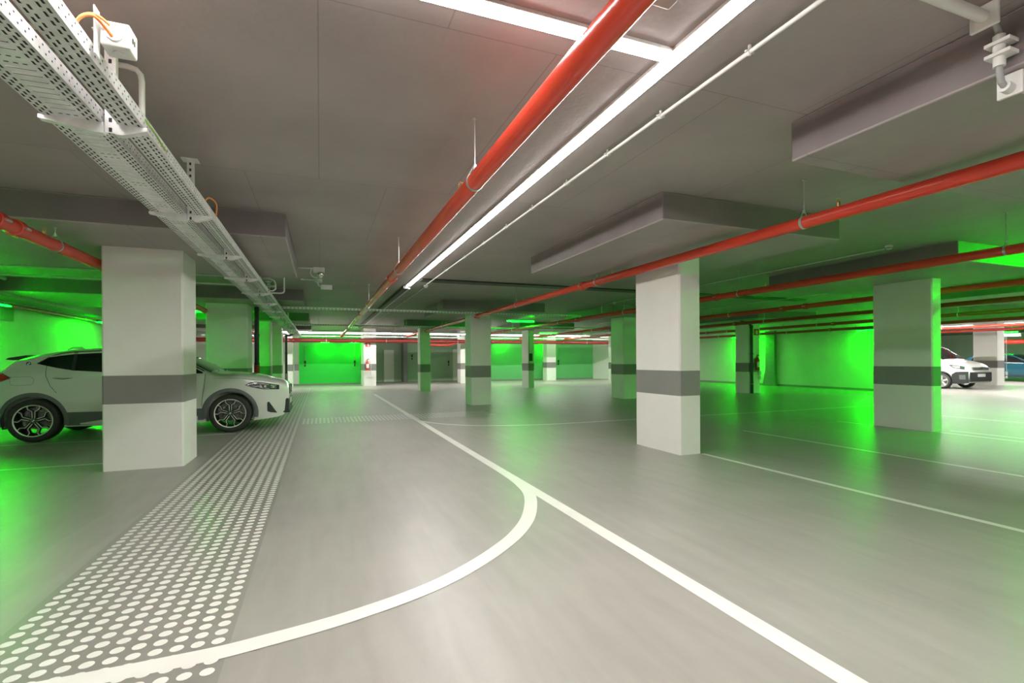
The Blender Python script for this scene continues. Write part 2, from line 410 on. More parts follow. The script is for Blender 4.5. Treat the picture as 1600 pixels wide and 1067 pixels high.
def pipe_run(label, axis, fixed, a, b, z, R, hang=(), coup=(), heads=(), m='red', name='sprinkler_pipe', elbow=None):
    P = (lambda t, dz=0, dx=0: (fixed + dx, t, z + dz)) if axis == 'y' else (lambda t, dz=0, dx=0: (t, fixed + dx, z + dz))
    bm = bmesh.new()
    pts = [P(a), P(b)]
    if elbow: pts += elbow
    tube(bm, pts, R, 28)
    root = tag(obj(name, bm, M[m], smooth=True), label, 'pipe')
    for t in coup:
        bm = bmesh.new()
        tube(bm, [P(t - .05), P(t - .045), P(t + .045), P(t + .05)], [R + .006, R + .013, R + .013, R + .006], 24)
        c_ = obj('pipe_coupling', bm, M[m], root, smooth=True)
        bm = bmesh.new()
        for s in (-1, 1):
            x_, y_, z_ = P(t, 0, s * (R + .02)); e = .011
            if axis == 'y': tube(bm, [(x_, y_ - .04, z_), (x_, y_ + .04, z_)], e, 6)
            else: tube(bm, [(x_ - .04, y_, z_), (x_ + .04, y_, z_)], e, 6)
        obj('bolt', bm, M['steel'], c_)
    for t in hang:
        bm = bmesh.new(); x_, y_, z_ = P(t)
        torus_band(bm, (x_, y_, z_), axis, R + .001, .026)
        # pear shaped neck
        for s in (-1, 1):
            if axis == 'y': tube(bm, [(x_ + s * R * .8, y_, z_ + R * .7), (x_ + s * .012, y_, z_ + R + .045)], .004, 6)
            else: tube(bm, [(x_, y_ + s * R * .8, z_ + R * .7), (x_, y_ + s * .012, z_ + R + .045)], .004, 6)
        tube(bm, [(x_, y_, z_ + R + .03), (x_, y_, z_ + R + .06)], .012, 6)
        c_ = obj('pipe_clamp', bm, M['steel'], root, smooth=True)
        bm = bmesh.new(); tube(bm, [(x_, y_, z_ + R + .03), (x_, y_, cz(x_, y_) - .002)], .005, 8)
        tube(bm, [(x_, y_, cz(x_, y_) - .012), (x_, y_, cz(x_, y_) - .002)], .016, 8)
        obj('hanger_rod', bm, M['steel'], c_)
    for t in heads:
        x_, y_, z_ = P(t); bm = bmesh.new()
        tube(bm, [(x_, y_, z_ + R - .01), (x_, y_, z_ + R + .03)], .014, 8)
        for s in (-1, 1): tube(bm, [(x_ + s * .010, y_, z_ + R + .03), (x_ + s * .016, y_, z_ + R + .045), (x_, y_, z_ + R + .062)], .003, 6)
        tube(bm, [(x_, y_, z_ + R + .062), (x_, y_, z_ + R + .065)], .018, 10)
        obj('sprinkler_head', bm, M['brass'], root)
    return root

mainp = pipe_run('thick red sprinkler pipe beside the white light strip over the lane', 'y', 1.0, -9, 26.2, 2.525, 0.058,
    hang=(-1, 3.27, 6.8, 11.2, 15, 19, 23), coup=(7.55, 13.4, 19.4, 25), heads=(3.65, 6.95, 10.3, 14, 17.5))
pipe_run('red sprinkler pipe crossing in front of the bright white pillar', 'y', 4.22, -9, 26.2, 2.565, 0.057,
    hang=(0, 3.33, 7.05, 10.6, 14.2, 18, 22), coup=(7.5, 13.6, 19.8), heads=(3.0, 6.6, 10.2, 13.8, 17.4))
pipe_run('red sprinkler pipe passing above the broad green pillar at the right', 'y', 7.40, -9, 26.2, 2.53, 0.057,
    hang=(3.28, 7.2, 11.0, 14.8, 19), coup=(7.75, 13.5, 20), heads=(2.8, 6.6, 10.4, 14.2))
pipe_run('third red pipe from the lane on the right, partly behind the broad green pillar', 'y', 10.55, -9, 26.2, 2.51, 0.055,
    hang=(3.2, 6.2, 10.6, 14.4, 18), coup=(8.3, 8.9, 14.2), heads=(3.4, 7.2, 11.2, 15))
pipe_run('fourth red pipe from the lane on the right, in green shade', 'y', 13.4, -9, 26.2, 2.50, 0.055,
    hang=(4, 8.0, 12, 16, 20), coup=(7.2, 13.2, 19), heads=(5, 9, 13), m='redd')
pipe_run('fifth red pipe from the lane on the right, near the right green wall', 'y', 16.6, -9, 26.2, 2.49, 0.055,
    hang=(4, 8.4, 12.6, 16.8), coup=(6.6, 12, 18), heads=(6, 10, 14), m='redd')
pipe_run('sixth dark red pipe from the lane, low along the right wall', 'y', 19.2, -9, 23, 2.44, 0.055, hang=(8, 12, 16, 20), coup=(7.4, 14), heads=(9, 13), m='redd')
pipe_run('bright red pipe in the far bay beyond the right wall opening', 'y', 24.0, -9, 23, 2.50, 0.055, hang=(9, 12.7, 16), coup=(13.4,), heads=(10, 13.4))
pipe_run('red pipe farther out in the far bay passing in front of the distant pillar', 'y', 27.5, -9, 23, 2.50, 0.055, hang=(11, 15), heads=(12,))
pipe_run('thick red pipe over the rear of the white car', 'y', -2.52, -9, 26.2, 2.50, 0.063,
    hang=(6.42, 9.8, 13.9, 18), coup=(5.42, 5.72, 12), heads=(6.2, 10))
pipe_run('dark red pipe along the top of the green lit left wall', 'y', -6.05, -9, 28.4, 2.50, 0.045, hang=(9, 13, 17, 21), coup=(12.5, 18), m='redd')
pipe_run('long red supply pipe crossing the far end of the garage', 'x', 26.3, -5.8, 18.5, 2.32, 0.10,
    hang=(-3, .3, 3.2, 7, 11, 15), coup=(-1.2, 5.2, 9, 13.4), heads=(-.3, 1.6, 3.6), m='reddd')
bm = bmesh.new(); tube(bm, [(6.9, 26.3, 2.25), (6.6, 26.3, 2.14), (6.4, 26.3, 2.12), (5.3, 26.3, 2.12), (5.2, 26.3, 2.14), (5.15, 26.3, 2.24)], .06, 16)
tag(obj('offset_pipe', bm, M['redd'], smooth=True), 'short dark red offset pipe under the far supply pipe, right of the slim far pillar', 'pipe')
bm = bmesh.new(); tube(bm, [(34.0, 12.5, 2.1), (34.0, 15.8, 2.1)], .12, 16); tube(bm, [(34.0, 13.2, 2.1), (34.0, 13.2, 0.9)], .07, 12)
tag(obj('hydrant_pipe', bm, M['red'], smooth=True), 'thick bright red pipe with a drop pipe above the white van bonnet', 'pipe')
bm = bmesh.new(); tube(bm, [(34, 13.2, .02), (34, 13.2, 1.0)], .05, 10); tag(obj('pipe_support', bm, M['steel']), 'steel post under the thick bright red pipe in the far bay', 'post')

# ---------------------------------------------------------------- white light strips
def strip_light(label, axis, fixed, a, b, z=2.90, w=0.085, h=0.045, mat='ewhite', name='led_strip_light', group=None):
    bm = bmesh.new(); hw = w / 2 + .008
    if axis == 'y': box(bm, fixed - hw, fixed + hw, a, b, z + .006, cz(fixed, (a + b) / 2) - .001 if cz(fixed, (a + b) / 2) - z < .12 else z + h + .03)
    else: box(bm, a, b, fixed - hw, fixed + hw, z + .006, cz((a + b) / 2, fixed) - .001 if cz((a + b) / 2, fixed) - z < .12 else z + h + .03)
    r = tag(obj(name, bm, M['plast']), label, 'light', group)
    bm = bmesh.new(); hw = w / 2
    if axis == 'y': box(bm, fixed - hw, fixed + hw, a, b, z, z + .012, bev=.002)
    else: box(bm, a, b, fixed - hw, fixed + hw, z, z + .012, bev=.002)
    obj('diffuser', bm, M[mat], r)
    return r
strip_light('long glowing white light strip running along the lane ceiling', 'y', 1.825, -8.5, 11.02, z=2.944)
strip_light('glowing white light strip branching off crosswise near the camera', 'x', 2.215, -5.2, 1.782, z=2.944)
strip_light('white crosswise light strip at the far end of the garage', 'x', 27.4, -5, 18, z=2.72, w=.07, mat='ewhite2')
strip_light('second white crosswise light strip, just in front of the far red supply pipe', 'x', 25.2, -4.5, 17.5, z=2.66, w=.035, mat='ewhite3')
strip_light('white light strip over the cars in the far bay at right', 'y', 22.6, 7.5, 18, z=2.90, mat='ewhite3')
strip_light('added white fill strip over the far bay, beyond the distant pillar', 'y', 31.5, 7.5, 22, z=2.94, mat='ewhite3')  # unseen strip added to brighten the far bay
strip_light('added crosswise white fill strip over the bays behind the camera', 'x', -3.0, -5.5, 8)  # unseen fill strip added behind the camera
strip_light('added white fill strip over the right bays behind the camera', 'y', 8.4, -8.5, -1.2)  # unseen strip added to lift the floor at right
# unlit trunking carrying on beyond the strip
bm = bmesh.new(); box(bm, 1.72, 1.83, 11.04, 24.9, 2.89, SLAB - .002); r = tag(obj('cable_trunking', bm, M['trunk']), 'black ceiling trunking continuing beyond the end of the long light strip', 'trunking')
bm = bmesh.new(); box(bm, 1.835, 1.87, 11.04, 24.9, 2.885, 2.91); obj('rail', bm, M['plast'], r)

# green lamps
def tube_lamp(label, c, axis, L, rod=True, mat='egreen'):
    x, y, z = c
    r = empty('green_tube_lamp', label, 'lamp', (x, y, z), 0 if axis == 'x' else PI / 2)
    bm = bmesh.new(); box(bm, -L / 2, L / 2, -.035, .035, .02, .05, bev=.005); obj('lamp_housing', bm, M['plast'], r)
    bm = bmesh.new(); tube(bm, [(-L / 2 + .02, 0, 0), (L / 2 - .02, 0, 0)], .022, 12); obj('glowing_tube', bm, M[mat], r, smooth=True)
    top = cz(x, y) - z
    bm = bmesh.new()
    for s in (-1, 1): tube(bm, [(s * L * .4, 0, .05), (s * L * .4, 0, top - .002)], .004, 6)
    obj('suspension_wire', bm, M['steel'], r)
    return r
tube_lamp('glowing green tube lamp on the ceiling in the middle distance', (7.28, 17.85, 2.80), 'x', 1.15)
tube_lamp('green tube lamp above the right bays outside the broad green pillar', (11.0, 3.2, 2.78), 'y', 1.2, mat='egreenright')
tube_lamp('added green fill lamp farther right, over the bays beside the right opening', (14.4, 4.0, 2.66), 'y', 1.2, mat='egreenright')  # unseen lamp added for more green on the right floor
tube_lamp('green tube lamp above the right bays behind the red pipes', (14.2, 7.9, 2.80), 'y', 1.0, mat='egreenright')
tube_lamp('green tube lamp between the pillars at the far left row', (-3.4, 17.2, 2.80), 'x', 1.2)
tube_lamp('green tube lamp over the left bays near the rear of the white car', (-4.9, 5.0, 2.78), 'x', 1.2, mat='egreenlow')
tube_lamp('green tube lamp beyond the farthest row of pillars', (12.2, 25.6, 2.80), 'x', 1.2)
tube_lamp('added green fill lamp deep in the far bay over the blue hatchback', (39.0, 17.5, 2.8), 'y', 1.5)  # lamp added to lift the dark area behind the van
def flood(label, c, axis, L, mat='egreen2'):
    x, y, z = c
    r = empty('green_wall_washer', label, 'lamp', c, 0 if axis == 'x' else PI / 2)
    bm = bmesh.new(); box(bm, -L / 2, L / 2, -.04, .04, .012, .06, bev=.005); tube(bm, [(0, 0, .05), (0, 0, cz(x, y) - z - .002)], .008, 8)
    obj('lamp_housing', bm, M['black'], r)
    bm = bmesh.new(); box(bm, -L / 2 + .01, L / 2 - .01, -.03, .03, 0, .011); obj('lamp_lens', bm, M[mat], r)
flood('green wall washer at the left of the far green back wall', (0.25, 28.45, 2.28), 'x', .45, 'egreenback')
flood('green wall washer at the right of the far green back wall', (1.75, 28.45, 2.28), 'x', .45, 'egreenback')
flood('green wall washer high on the left wall above the car tail', (-5.75, 12.4, 2.42), 'y', .8)
flood('green wall washer high on the left wall behind the car roof', (-5.75, 17.4, 2.42), 'y', .8)
flood('green wall washer along the right green wall, nearer one', (19.65, 12.6, 2.36), 'y', 1.3)
flood('green wall washer along the right green wall, farther one', (19.65, 18.9, 2.36), 'y', 1.3)
flood('green wall washer over the green panel behind the mid distance pillar', (10.6, 28.85, 2.4), 'x', .5, 'egreenback')
flood('green wall washer behind the farthest white pillar', (13.6, 28.95, 2.4), 'x', .5, 'egreenback')

# ---------------------------------------------------------------- perforated cable trays along the left
def tray(label, x0, x1, y0, y1, z, h, pat):
    bm = bmesh.new(); t = .0015
    box(bm, x0, x1, y0, y1, z, z + t)
    box(bm, x0, x0 + t, y0, y1, z, z + h); box(bm, x1 - t, x1, y0, y1, z, z + h)
    box(bm, x0, x0 + .010, y0, y1, z + h - t, z + h); box(bm, x1 - .010, x1, y0, y1, z + h - t, z + h)
    root = tag(obj('cable_tray', bm, M['galv']), label, 'cable tray')
    bm = bmesh.new(); bl = bmesh.new(); y = y0 + .03; zz = z - .0008; k = 0
    while y < y1 - .05:
        for i, ox in enumerate(pat['slots']):
            sh = .025 if i % 2 else 0
            quad(bm, [(x0 + ox - .0045, y + sh, zz), (x0 + ox + .0045, y + sh, zz), (x0 + ox + .0045, y + sh + .028, zz), (x0 + ox - .0045, y + sh + .028, zz)])
            tube(bl, [(x0 + ox - .0062, y + sh - .002, zz - .0005), (x0 + ox - .0062, y + sh + .03, zz - .0005)], .0016, 4)
        if pat['ribs'] and (k % 10) not in (0, 1):
            a, b = pat['ribs']
            quad(bm, [(x0 + a, y, zz), (x0 + b, y, zz), (x0 + b, y + .010, zz), (x0 + a, y + .010, zz)])
            tube(bl, [(x0 + a, y - .003, zz - .001), (x0 + b, y - .003, zz - .001)], .003, 4)
        elif pat['ribs']:
            for q in (.09, .12, .15): quad(bm, [(x0 + q - .008, y + .01, zz), (x0 + q + .008, y + .01, zz), (x0 + q + .008, y + .018, zz), (x0 + q - .008, y + .018, zz)])
        for zr in (z + h * .36, z + h * .72):
            sh = .025 if zr > z + h * .5 else 0
            for xs in (x0 - .0008, x1 + .0008):
                quad(bm, [(xs, y + sh, zr - .004), (xs, y + sh + .010, zr - .004), (xs, y + sh + .010, zr + .004), (xs, y + sh, zr + .004)])
        y += .05; k += 1
    obj('perforations', bm, M['dark'], root)['kind'] = 'stuff'
    obj('pressed_edges', bl, M['galv'], root)['kind'] = 'stuff'
    return root
TZ = 2.515
tray('wide perforated galvanised cable tray hanging at upper left', -1.262, -1.022, -1.5, 26, TZ, .07, dict(slots=(.014, .032, .052, .188, .208, .226), ribs=(.072, .168)))
tray('narrow perforated galvanised cable tray right beside the wide one', -0.955, -0.845, -1.5, 26, TZ, .07, dict(slots=(.018, .038, .072, .092), ribs=None))
yb = [1.42 + 1.68 * k for k in range(15)]
for k, y in enumerate(yb):
    top = cz(-.99, y)
    r = empty('tray_bracket', 'galvanised cantilever bracket under the left cable trays, %s from the camera' % ORD[k], 'bracket', (-.99, y, TZ), group='brackets carrying the left cable trays')
    bm = bmesh.new(); box(bm, -.024, .024, -.004, .0, -.045, top - TZ - .004); box(bm, -.024, -.020, -.0, .03, -.045, top - TZ - .004); box(bm, .020, .024, -.0, .03, -.045, top - TZ - .004)
    p = obj('post', bm, M['galv'], r)
    bm = bmesh.new(); z = -.04
    while z < top - TZ - .03:
        quad(bm, [(-.007, -.0045, z), (.007, -.0045, z), (.007, -.0045, z + .022), (-.007, -.0045, z + .022)]); z += .05
    obj('slot_row', bm, M['dark'], p)
    bm = bmesh.new(); box(bm, -.06, .06, -.05, .05, top - TZ - .008, top - TZ - .001); obj('ceiling_plate', bm, M['galv'], r)
    for s, L in ((-1, .285), (1, .16)):
        bm = bmesh.new(); x0, x1 = (.025, L)
        v = [(x0, -.001), (x1, -.001), (x1, -.020), (x0 + .03, -.055), (x0, -.055)]
        a = [bm.verts.new((s * q[0], -.02, q[1])) for q in v]; b = [bm.verts.new((s * q[0], .022, q[1])) for q in v]
        bm.faces.new(a); bm.faces.new(b)
        for i in range(5): bm.faces.new((a[i], a[(i + 1) % 5], b[(i + 1) % 5], b[i]))
        obj('cantilever_arm', bm, M['galv'], r)
# cables lying in the trays
bm = bmesh.new()
for x, ph in ((-.93, 0), (-.905, 1.3), (-.88, 2.2), (-1.2, .5), (-1.15, 1.8), (-1.10, 2.9), (-1.06, .9)):
    tube(bm, [(x + .008 * math.sin(ph + q * 1.1), -1.4 + q * .6, TZ + .012) for q in range(45)], .007, 6)
tag(obj('orange_cables', bm, M['orange']), 'bundle of thin orange cables lying in the left cable trays', 'cables', kind='stuff')
def loop_cable(label, pts, r=.006, m='orange', name='orange_cable'):
    bm = bmesh.new(); P = [Vector(p) for p in pts]; out = []
    for i in range(len(P) - 1):
        p0, p1, p2, p3 = P[max(i - 1, 0)], P[i], P[i + 1], P[min(i + 2, len(P) - 1)]
        for k in range(6):
            t = k / 6; out.append(0.5 * ((2 * p1) + (p2 - p0) * t + (2 * p0 - 5 * p1 + 4 * p2 - p3) * t * t + (3 * p1 - p0 - 3 * p2 + p3) * t ** 3))
    out.append(P[-1]); tube(bm, out, r, 8)
    return tag(obj(name, bm, M[m], smooth=True), label, 'cable')
# junction box on the narrow tray
jb = empty('junction_box', 'white square junction box bolted to the narrow cable tray at upper left', 'junction box', (-.80, 2.50, TZ + .075))
bm = bmesh.new(); box(bm, -.018, .082, -.05, .05, -.01, .09, bev=.008); obj('box_body', bm, M['plast'], jb)
bm = bmesh.new(); tube(bm, [(.032, -.0555, .04), (.032, -.05, .04)], .030, 20); tube(bm, [(.032, -.04 + .04, -.014), (.032, 0, -.009)], .02, 16); obj('knockout', bm, M['plast'], jb, smooth=True)
bm = bmesh.new(); box(bm, -.03, -.026, -.07, -.02, -.06, .13); obj('mounting_plate', bm, M['galv'], jb)
bm = bmesh.new(); box(bm, .083, .085, -.02, -.012, .03, .05); box(bm, .083, .085, .0, .008, .03, .05); obj('screw_mark', bm, M['dark'], jb)
loop_cable('orange cable looping from the narrow tray into the junction box, upper one', [(-.88, 2.38, TZ + .05), (-.86, 2.40, TZ + .13), (-.82, 2.42, TZ + .16), (-.78, 2.44, TZ + .14)])
loop_cable('orange cable looping from the narrow tray into the junction box, lower one', [(-.87, 2.36, TZ + .04), (-.85, 2.36, TZ + .10), (-.81, 2.38, TZ + .13), (-.775, 2.445, TZ + .10)])
loop_cable('orange cable loop rising from the narrow tray beyond the second bracket', [(-.86, 4.55, TZ + .04), (-.83, 4.62, TZ + .11), (-.80, 4.75, TZ + .10), (-.82, 4.86, TZ + .03)])
loop_cable('green and yellow earth cable bridging a joint of the narrow tray', [(-.843, 3.1, TZ + .05), (-.825, 3.2, TZ + .02), (-.82, 3.35, TZ + .0), (-.843, 3.5, TZ + .04)], .005, 'yg', 'earth_cable')

# cross trays hung from rods
def cross_tray(label, x0, x1, y, z, w=.2, h=.05, n=60, rods=()):
    bm = bmesh.new(); box(bm, x0, x1, y - w / 2, y + w / 2, z, z + .002); box(bm, x0, x1, y - w / 2, y - w / 2 + .002, z, z + h); box(bm, x0, x1, y + w / 2 - .002, y + w / 2, z, z + h)
    r = tag(obj('cross_tray', bm, M['galv']), label, 'cable tray')
    bm = bmesh.new(); k = x0 + .03
    while k < x1 - .05:
        quad(bm, [(k, y - w / 2 - .001, z + .012), (k + .03, y - w / 2 - .001, z + .012), (k + .03, y - w / 2 - .001, z + .03), (k, y - w / 2 - .001, z + .03)])
        quad(bm, [(k, y - w * .35, z - .001), (k + .03, y - w * .35, z - .001), (k + .03, y + w * .35, z - .001), (k, y + w * .35, z - .001)])
        k += .09
    obj('perforations', bm, M['jamb'], r)['kind'] = 'stuff'
    for x in rods:
        bm = bmesh.new()
        for s in (-1, 1): tube(bm, [(x, y + s * (w / 2 + .012), z - .04), (x, y + s * (w / 2 + .012), cz(x, y) - .002)], .006, 6)
        box(bm, x - .012, x + .012, y - w / 2 - .03, y + w / 2 + .03, z - .02, z - .002)
        obj('hanger', bm, M['steel'], r)
cross_tray('nearer crosswise cable tray hanging over the lane', -0.91, 7.6, 13.69, 2.63, w=.12, rods=(-.05, 3.1, 6.1))
cross_tray('farther crosswise cable tray behind the first one', -0.91, 8.0, 19.9, 2.63, rods=(-.05, 3.2, 6.5))
cross_tray('crosswise tray below the dark ceiling beam at the far right', 8.4, 19, 18.6, 2.63, rods=(9, 12, 15, 18))

# ---------------------------------------------------------------- conduits, detectors, cameras
def conduit(label, pts, r=.011, clips=(), m='plast'):
    bm = bmesh.new(); tube(bm, pts, r, 10)
    o = tag(obj('conduit', bm, M[m], smooth=True), label, 'conduit')
    for c in clips:
        bm = bmesh.new(); x, y, z, ax = c
        torus_band(bm, (x, y, z), ax, r + .001, .014, .006, 10)
        if ax == 'y': box(bm, x - r - .018, x + r + .018, y - .006, y + .006, z - .004, z + .004)
        box(bm, x - .006, x + .006, y - .006, y + .006, z + r, cz(x, y) - .002)
        obj('conduit_clip', bm, M['plast'], o)
    return o
conduit('white conduit with clips running beside the long light strip', [(2.14, -6, 2.93), (2.14, 10.6, 2.93)], .012, [(2.14, y, 2.93, 'y') for y in (1.2, 2.0, 2.74, 3.4, 4.1, 4.9, 5.7, 6.6, 7.6, 8.8)])
conduit('thin conduit continuing to the far end past the ceiling detector', [(2.2, 11.2, 2.94), (2.2, 24, 2.94)], .008, [(2.2, y, 2.94, 'y') for y in (14, 17.5)])
conduit('white conduit on the ceiling between the two right pillars', [(7.95, 4.95, 2.94), (7.95, 13.0, 2.94), (7.95, 13.0, 2.7)], .010)
conduit('crosswise white conduit behind the big left pillar, nearer of two', [(-6.2, 10.9, 2.95), (-0.9, 10.9, 2.95)], .016)
conduit('crosswise white conduit behind the big left pillar, farther of two', [(-6.2, 11.75, 2.91), (-0.9, 11.75, 2.91)], .018, [(-4.7, 11.75, 2.91, 'x'), (-2.4, 11.75, 2.91, 'x')])
conduit('short white conduit feeding the upper camera', [(-.35, 9.5, 2.95), (-.06, 9.5, 2.95)], .014)
conduit('short white conduit feeding the lower camera', [(-.35, 10.85, 2.95), (-.06, 10.85, 2.95)], .014)
conduit('bent white conduit on the ceiling emerging beside the junction box', [(-1.9, 3.33, 2.94), (-.99, 3.33, 2.94), (-.945, 3.33, 2.93), (-.925, 3.33, 2.905), (-.92, 3.33, 2.87), (-.92, 3.33, 2.56)], .015)
for y, l in ((2.3, 'nearest'), (2.75, 'second'), (3.1, 'third'), (3.25, 'fourth')):
    conduit('white conduit crossing the ceiling above the left trays, %s from the camera' % l, [(-6.0, y, 2.945), (-1.12, y, 2.945)], .013)
conduit('bent white conduit dropping onto the trays near the cameras, left one', [(-.36, 9.8, 2.66), (-.7, 9.8, 2.66), (-.74, 9.8, 2.63), (-.75, 9.8, 2.5)][:0] or [(-.95, 9.6, 2.74), (-.80, 9.6, 2.74), (-.74, 9.6, 2.71), (-.72, 9.6, 2.66), (-.72, 9.6, 2.57), (-.76, 9.6, 2.535), (-.843, 9.6, 2.535)], .014)
conduit('straight white conduit dropping onto the trays near the cameras, right one', [(-.60, 9.9, 2.968), (-.60, 9.9, 2.57), (-.62, 9.9, 2.545), (-.66, 9.9, 2.535), (-.843, 9.9, 2.535)], .014)
conduit('pale conduit crossing the far end just under the far light strips', [(-5, 26.0, 2.52), (17, 26.0, 2.52)], .035)
conduit('long white conduit along the right bays', [(12.0, 5, 2.94), (12.0, 20, 2.94)], .010)
# segmented tubes on the left wall beam
r = empty('duct_tube', 'row of pale plastic tube sections along the beam on the left wall', 'duct', (-5.66, 8, 2.93))
for a in range(9):
    bm = bmesh.new(); tube(bm, [(0, a * 1.15, 0), (0, 1.08 + a * 1.15, 0)], .033, 10); obj('tube_section', bm, M['plast'], r, smooth=True)
    bm = bmesh.new(); tube(bm, [(0, 1.06 + a * 1.15, 0), (0, 1.17 + a * 1.15, 0)], .024, 10); obj('tube_clamp', bm, M['black'], r, smooth=True)
bm = bmesh.new(); tube(bm, [(-5.62, 4, 2.80), (-5.62, 7.75, 2.80)], .04, 10); tube(bm, [(-5.62, 7.85, 2.74), (-5.62, 7.85, 2.90)], .03, 10)
tag(obj('duct_tube', bm, M['plast'], smooth=True), 'lower pale tube on the left wall beam ending in a vertical fitting', 'duct')

def detector(label, x, y, z=None):
    z = z or cz(x, y)
    bm = bmesh.new(); tube(bm, [(x, y, z - .001), (x, y, z - .02), (x, y, z - .03), (x, y, z - .055), (x, y, z - .065)], [.05, .052, .045, .036, .012], 20)
    r = tag(obj('smoke_detector', bm, M['plast'], smooth=True), label, 'detector')
    bm = bmesh.new(); tube(bm, [(x, y, z - .034), (x, y, z - .044)], [.0445, .042], 20, caps=False); obj('sensor_slot', bm, M['jamb'], r)
detector('white ceiling detector at the far end of the long conduit', 2.2, 10.95)
detector('white ceiling detector near the second red pipe at right', 7.9, 4.85)
detector('white ceiling detector left of the bright white pillar', 8.0, 12.4)
detector('small white ceiling detector near the red pipes, far right', 12.0, 8.6)

cam1 = empty('security_camera', 'white dome camera under a ceiling box, upper of the pair left of the lane', 'camera', (-0.02, 9.5, SLAB))
bm = bmesh.new(); box(bm, -.085, .105, -.07, .07, -.085, -.001, bev=.015); obj('ceiling_box', bm, M['plast'], cam1)
bm = bmesh.new(); tube(bm, [(.03, 0, -.085), (.03, 0, -.12), (.03, 0, -.16), (.03, 0, -.185)], [.055, .06, .05, .02], 18); obj('camera_dome', bm, M['chrome'], cam1, smooth=True)
bm = bmesh.new(); tube(bm, arc_pts((-.04, -.03, -.1), (1, 0, 0), (0, 0, 1), .09, PI * .75, PI * 1.6, 10), .008, 8); obj('camera_cable', bm, M['plast'], cam1, smooth=True)
cam2 = empty('security_camera', 'white bullet camera on a ceiling bracket, lower of the pair left of the lane', 'camera', (-0.02, 10.85, SLAB))
bm = bmesh.new(); tube(bm, [(0, 0, -.001), (0, 0, -.06)], .075, 18); obj('ceiling_base', bm, M['plast'], cam2, smooth=True)
bm = bmesh.new(); tube(bm, [(-.02, 0, -.06), (.0, -.02, -.13), (.06, -.05, -.16)], .018, 10); obj('camera_arm', bm, M['plast'], cam2, smooth=True)
bm = bmesh.new(); box(bm, .04, .26, -.10, -.01, -.21, -.12, bev=.012); obj('camera_body', bm, M['plast'], cam2)
bm = bmesh.new(); tube(bm, [(.26, -.055, -.165), (.268, -.055, -.165)], .034, 14); obj('camera_lens', bm, M['black'], cam2)

# white pipe and hose fittings at the upper right
up = empty('fitting_pipe', 'white plastic pipe run with flanges stepping down the drop panel, upper right corner', 'pipe', (3.0, 1.38, 2.9))
bm = bmesh.new(); tube(bm, [(-1.2, 0.02, .02), (-.06, 0, .01)], .026, 16); obj('pipe_section', bm, M['plast'], up, smooth=True)
bm = bmesh.new(); box(bm, -.065, -.045, -.055, .055, -.045, .066, bev=.004); obj('flange', bm, M['plast'], up)
bm = bmesh.new(); tube(bm, [(-.05, 0, .01), (.03, 0, .0), (.06, 0, -.03), (.065, 0, -.08), (.065, 0, -.22), (.08, 0, -.27), (.13, 0, -.30)], .014, 12); obj('flexible_hose', bm, M['grille'], up, smooth=True)
bm = bmesh.new(); tube(bm, [(.065, 0, -.05), (.065, 0, -.20)], .024, 16); obj('sleeve', bm, M['plast'], up, smooth=True)
for z in (-.09, -.145):
    bm = bmesh.new(); box(bm, .03, .11, -.055, .045, z - .009, z + .009, bev=.003); obj('bracket', bm, M['plast'], up)
bm = bmesh.new(); tube(bm, [(.10, 0, -.285), (.16, 0, -.29)], .026, 16); tube(bm, [(.16, 0, -.27), (.9, -.05, -.27)], .022, 12); box(bm, .15, .17, -.05, .05, -.325, -.215, bev=.003); obj('lower_pipe', bm, M['plast'], up, smooth=True)

# black drain pipes
def drain(label, x, y, z0, z1, r=.05, arm=None, foot=None):
    bm = bmesh.new(); tube(bm, [(x, y, z0), (x, y, z1)], r, 16)
    for z in (z0 + .02, (z0 + z1) / 2, z1 - .1): tube(bm, [(x, y, z), (x, y, z + .05)], r + .008, 16)
    if arm: tube(bm, [(x, y, z1 - .05)] + arm, r * .8, 12)
    o = tag(obj('drain_pipe', bm, M['black'], smooth=True), label, 'pipe')
    if foot:
        bm = bmesh.new(); tube(bm, [(x, y, 0.0), (x, y, z0 + .01)], r + .012, 16); obj('pipe_guard', bm, M[foot], o, smooth=True)
    return o
drain('black drain pipe with a red foot right of the broad pillar behind the bonnet', -1.5, 14.15, 1.2, 2.69, .055, [(-1.35, 14.2, 2.45), (-.9, 14.3, 2.6)][:0] or None, 'redd')
drain('thin black pipe dropping from the cable tray at the far left', -1.40, 24.2, .75, 2.5, .05, [(-1.25, 24.2, 2.45), (-1.05, 24.2, 2.55)], 'jamb')
drain('black drain pipe on the green lit pillar with the extinguisher', 15.02, 14.03, .36, 2.55, .055, [(14.9, 14.03, 2.62), (14.5, 14.03, 2.66)])
bm = bmesh.new(); tube(bm, [(15.02, 14.03, 0), (15.02, 14.03, .35)], .06, 14); tag(obj('pipe_guard', bm, M['black']), 'short black pipe guard at the foot of the green extinguisher pillar', 'guard')

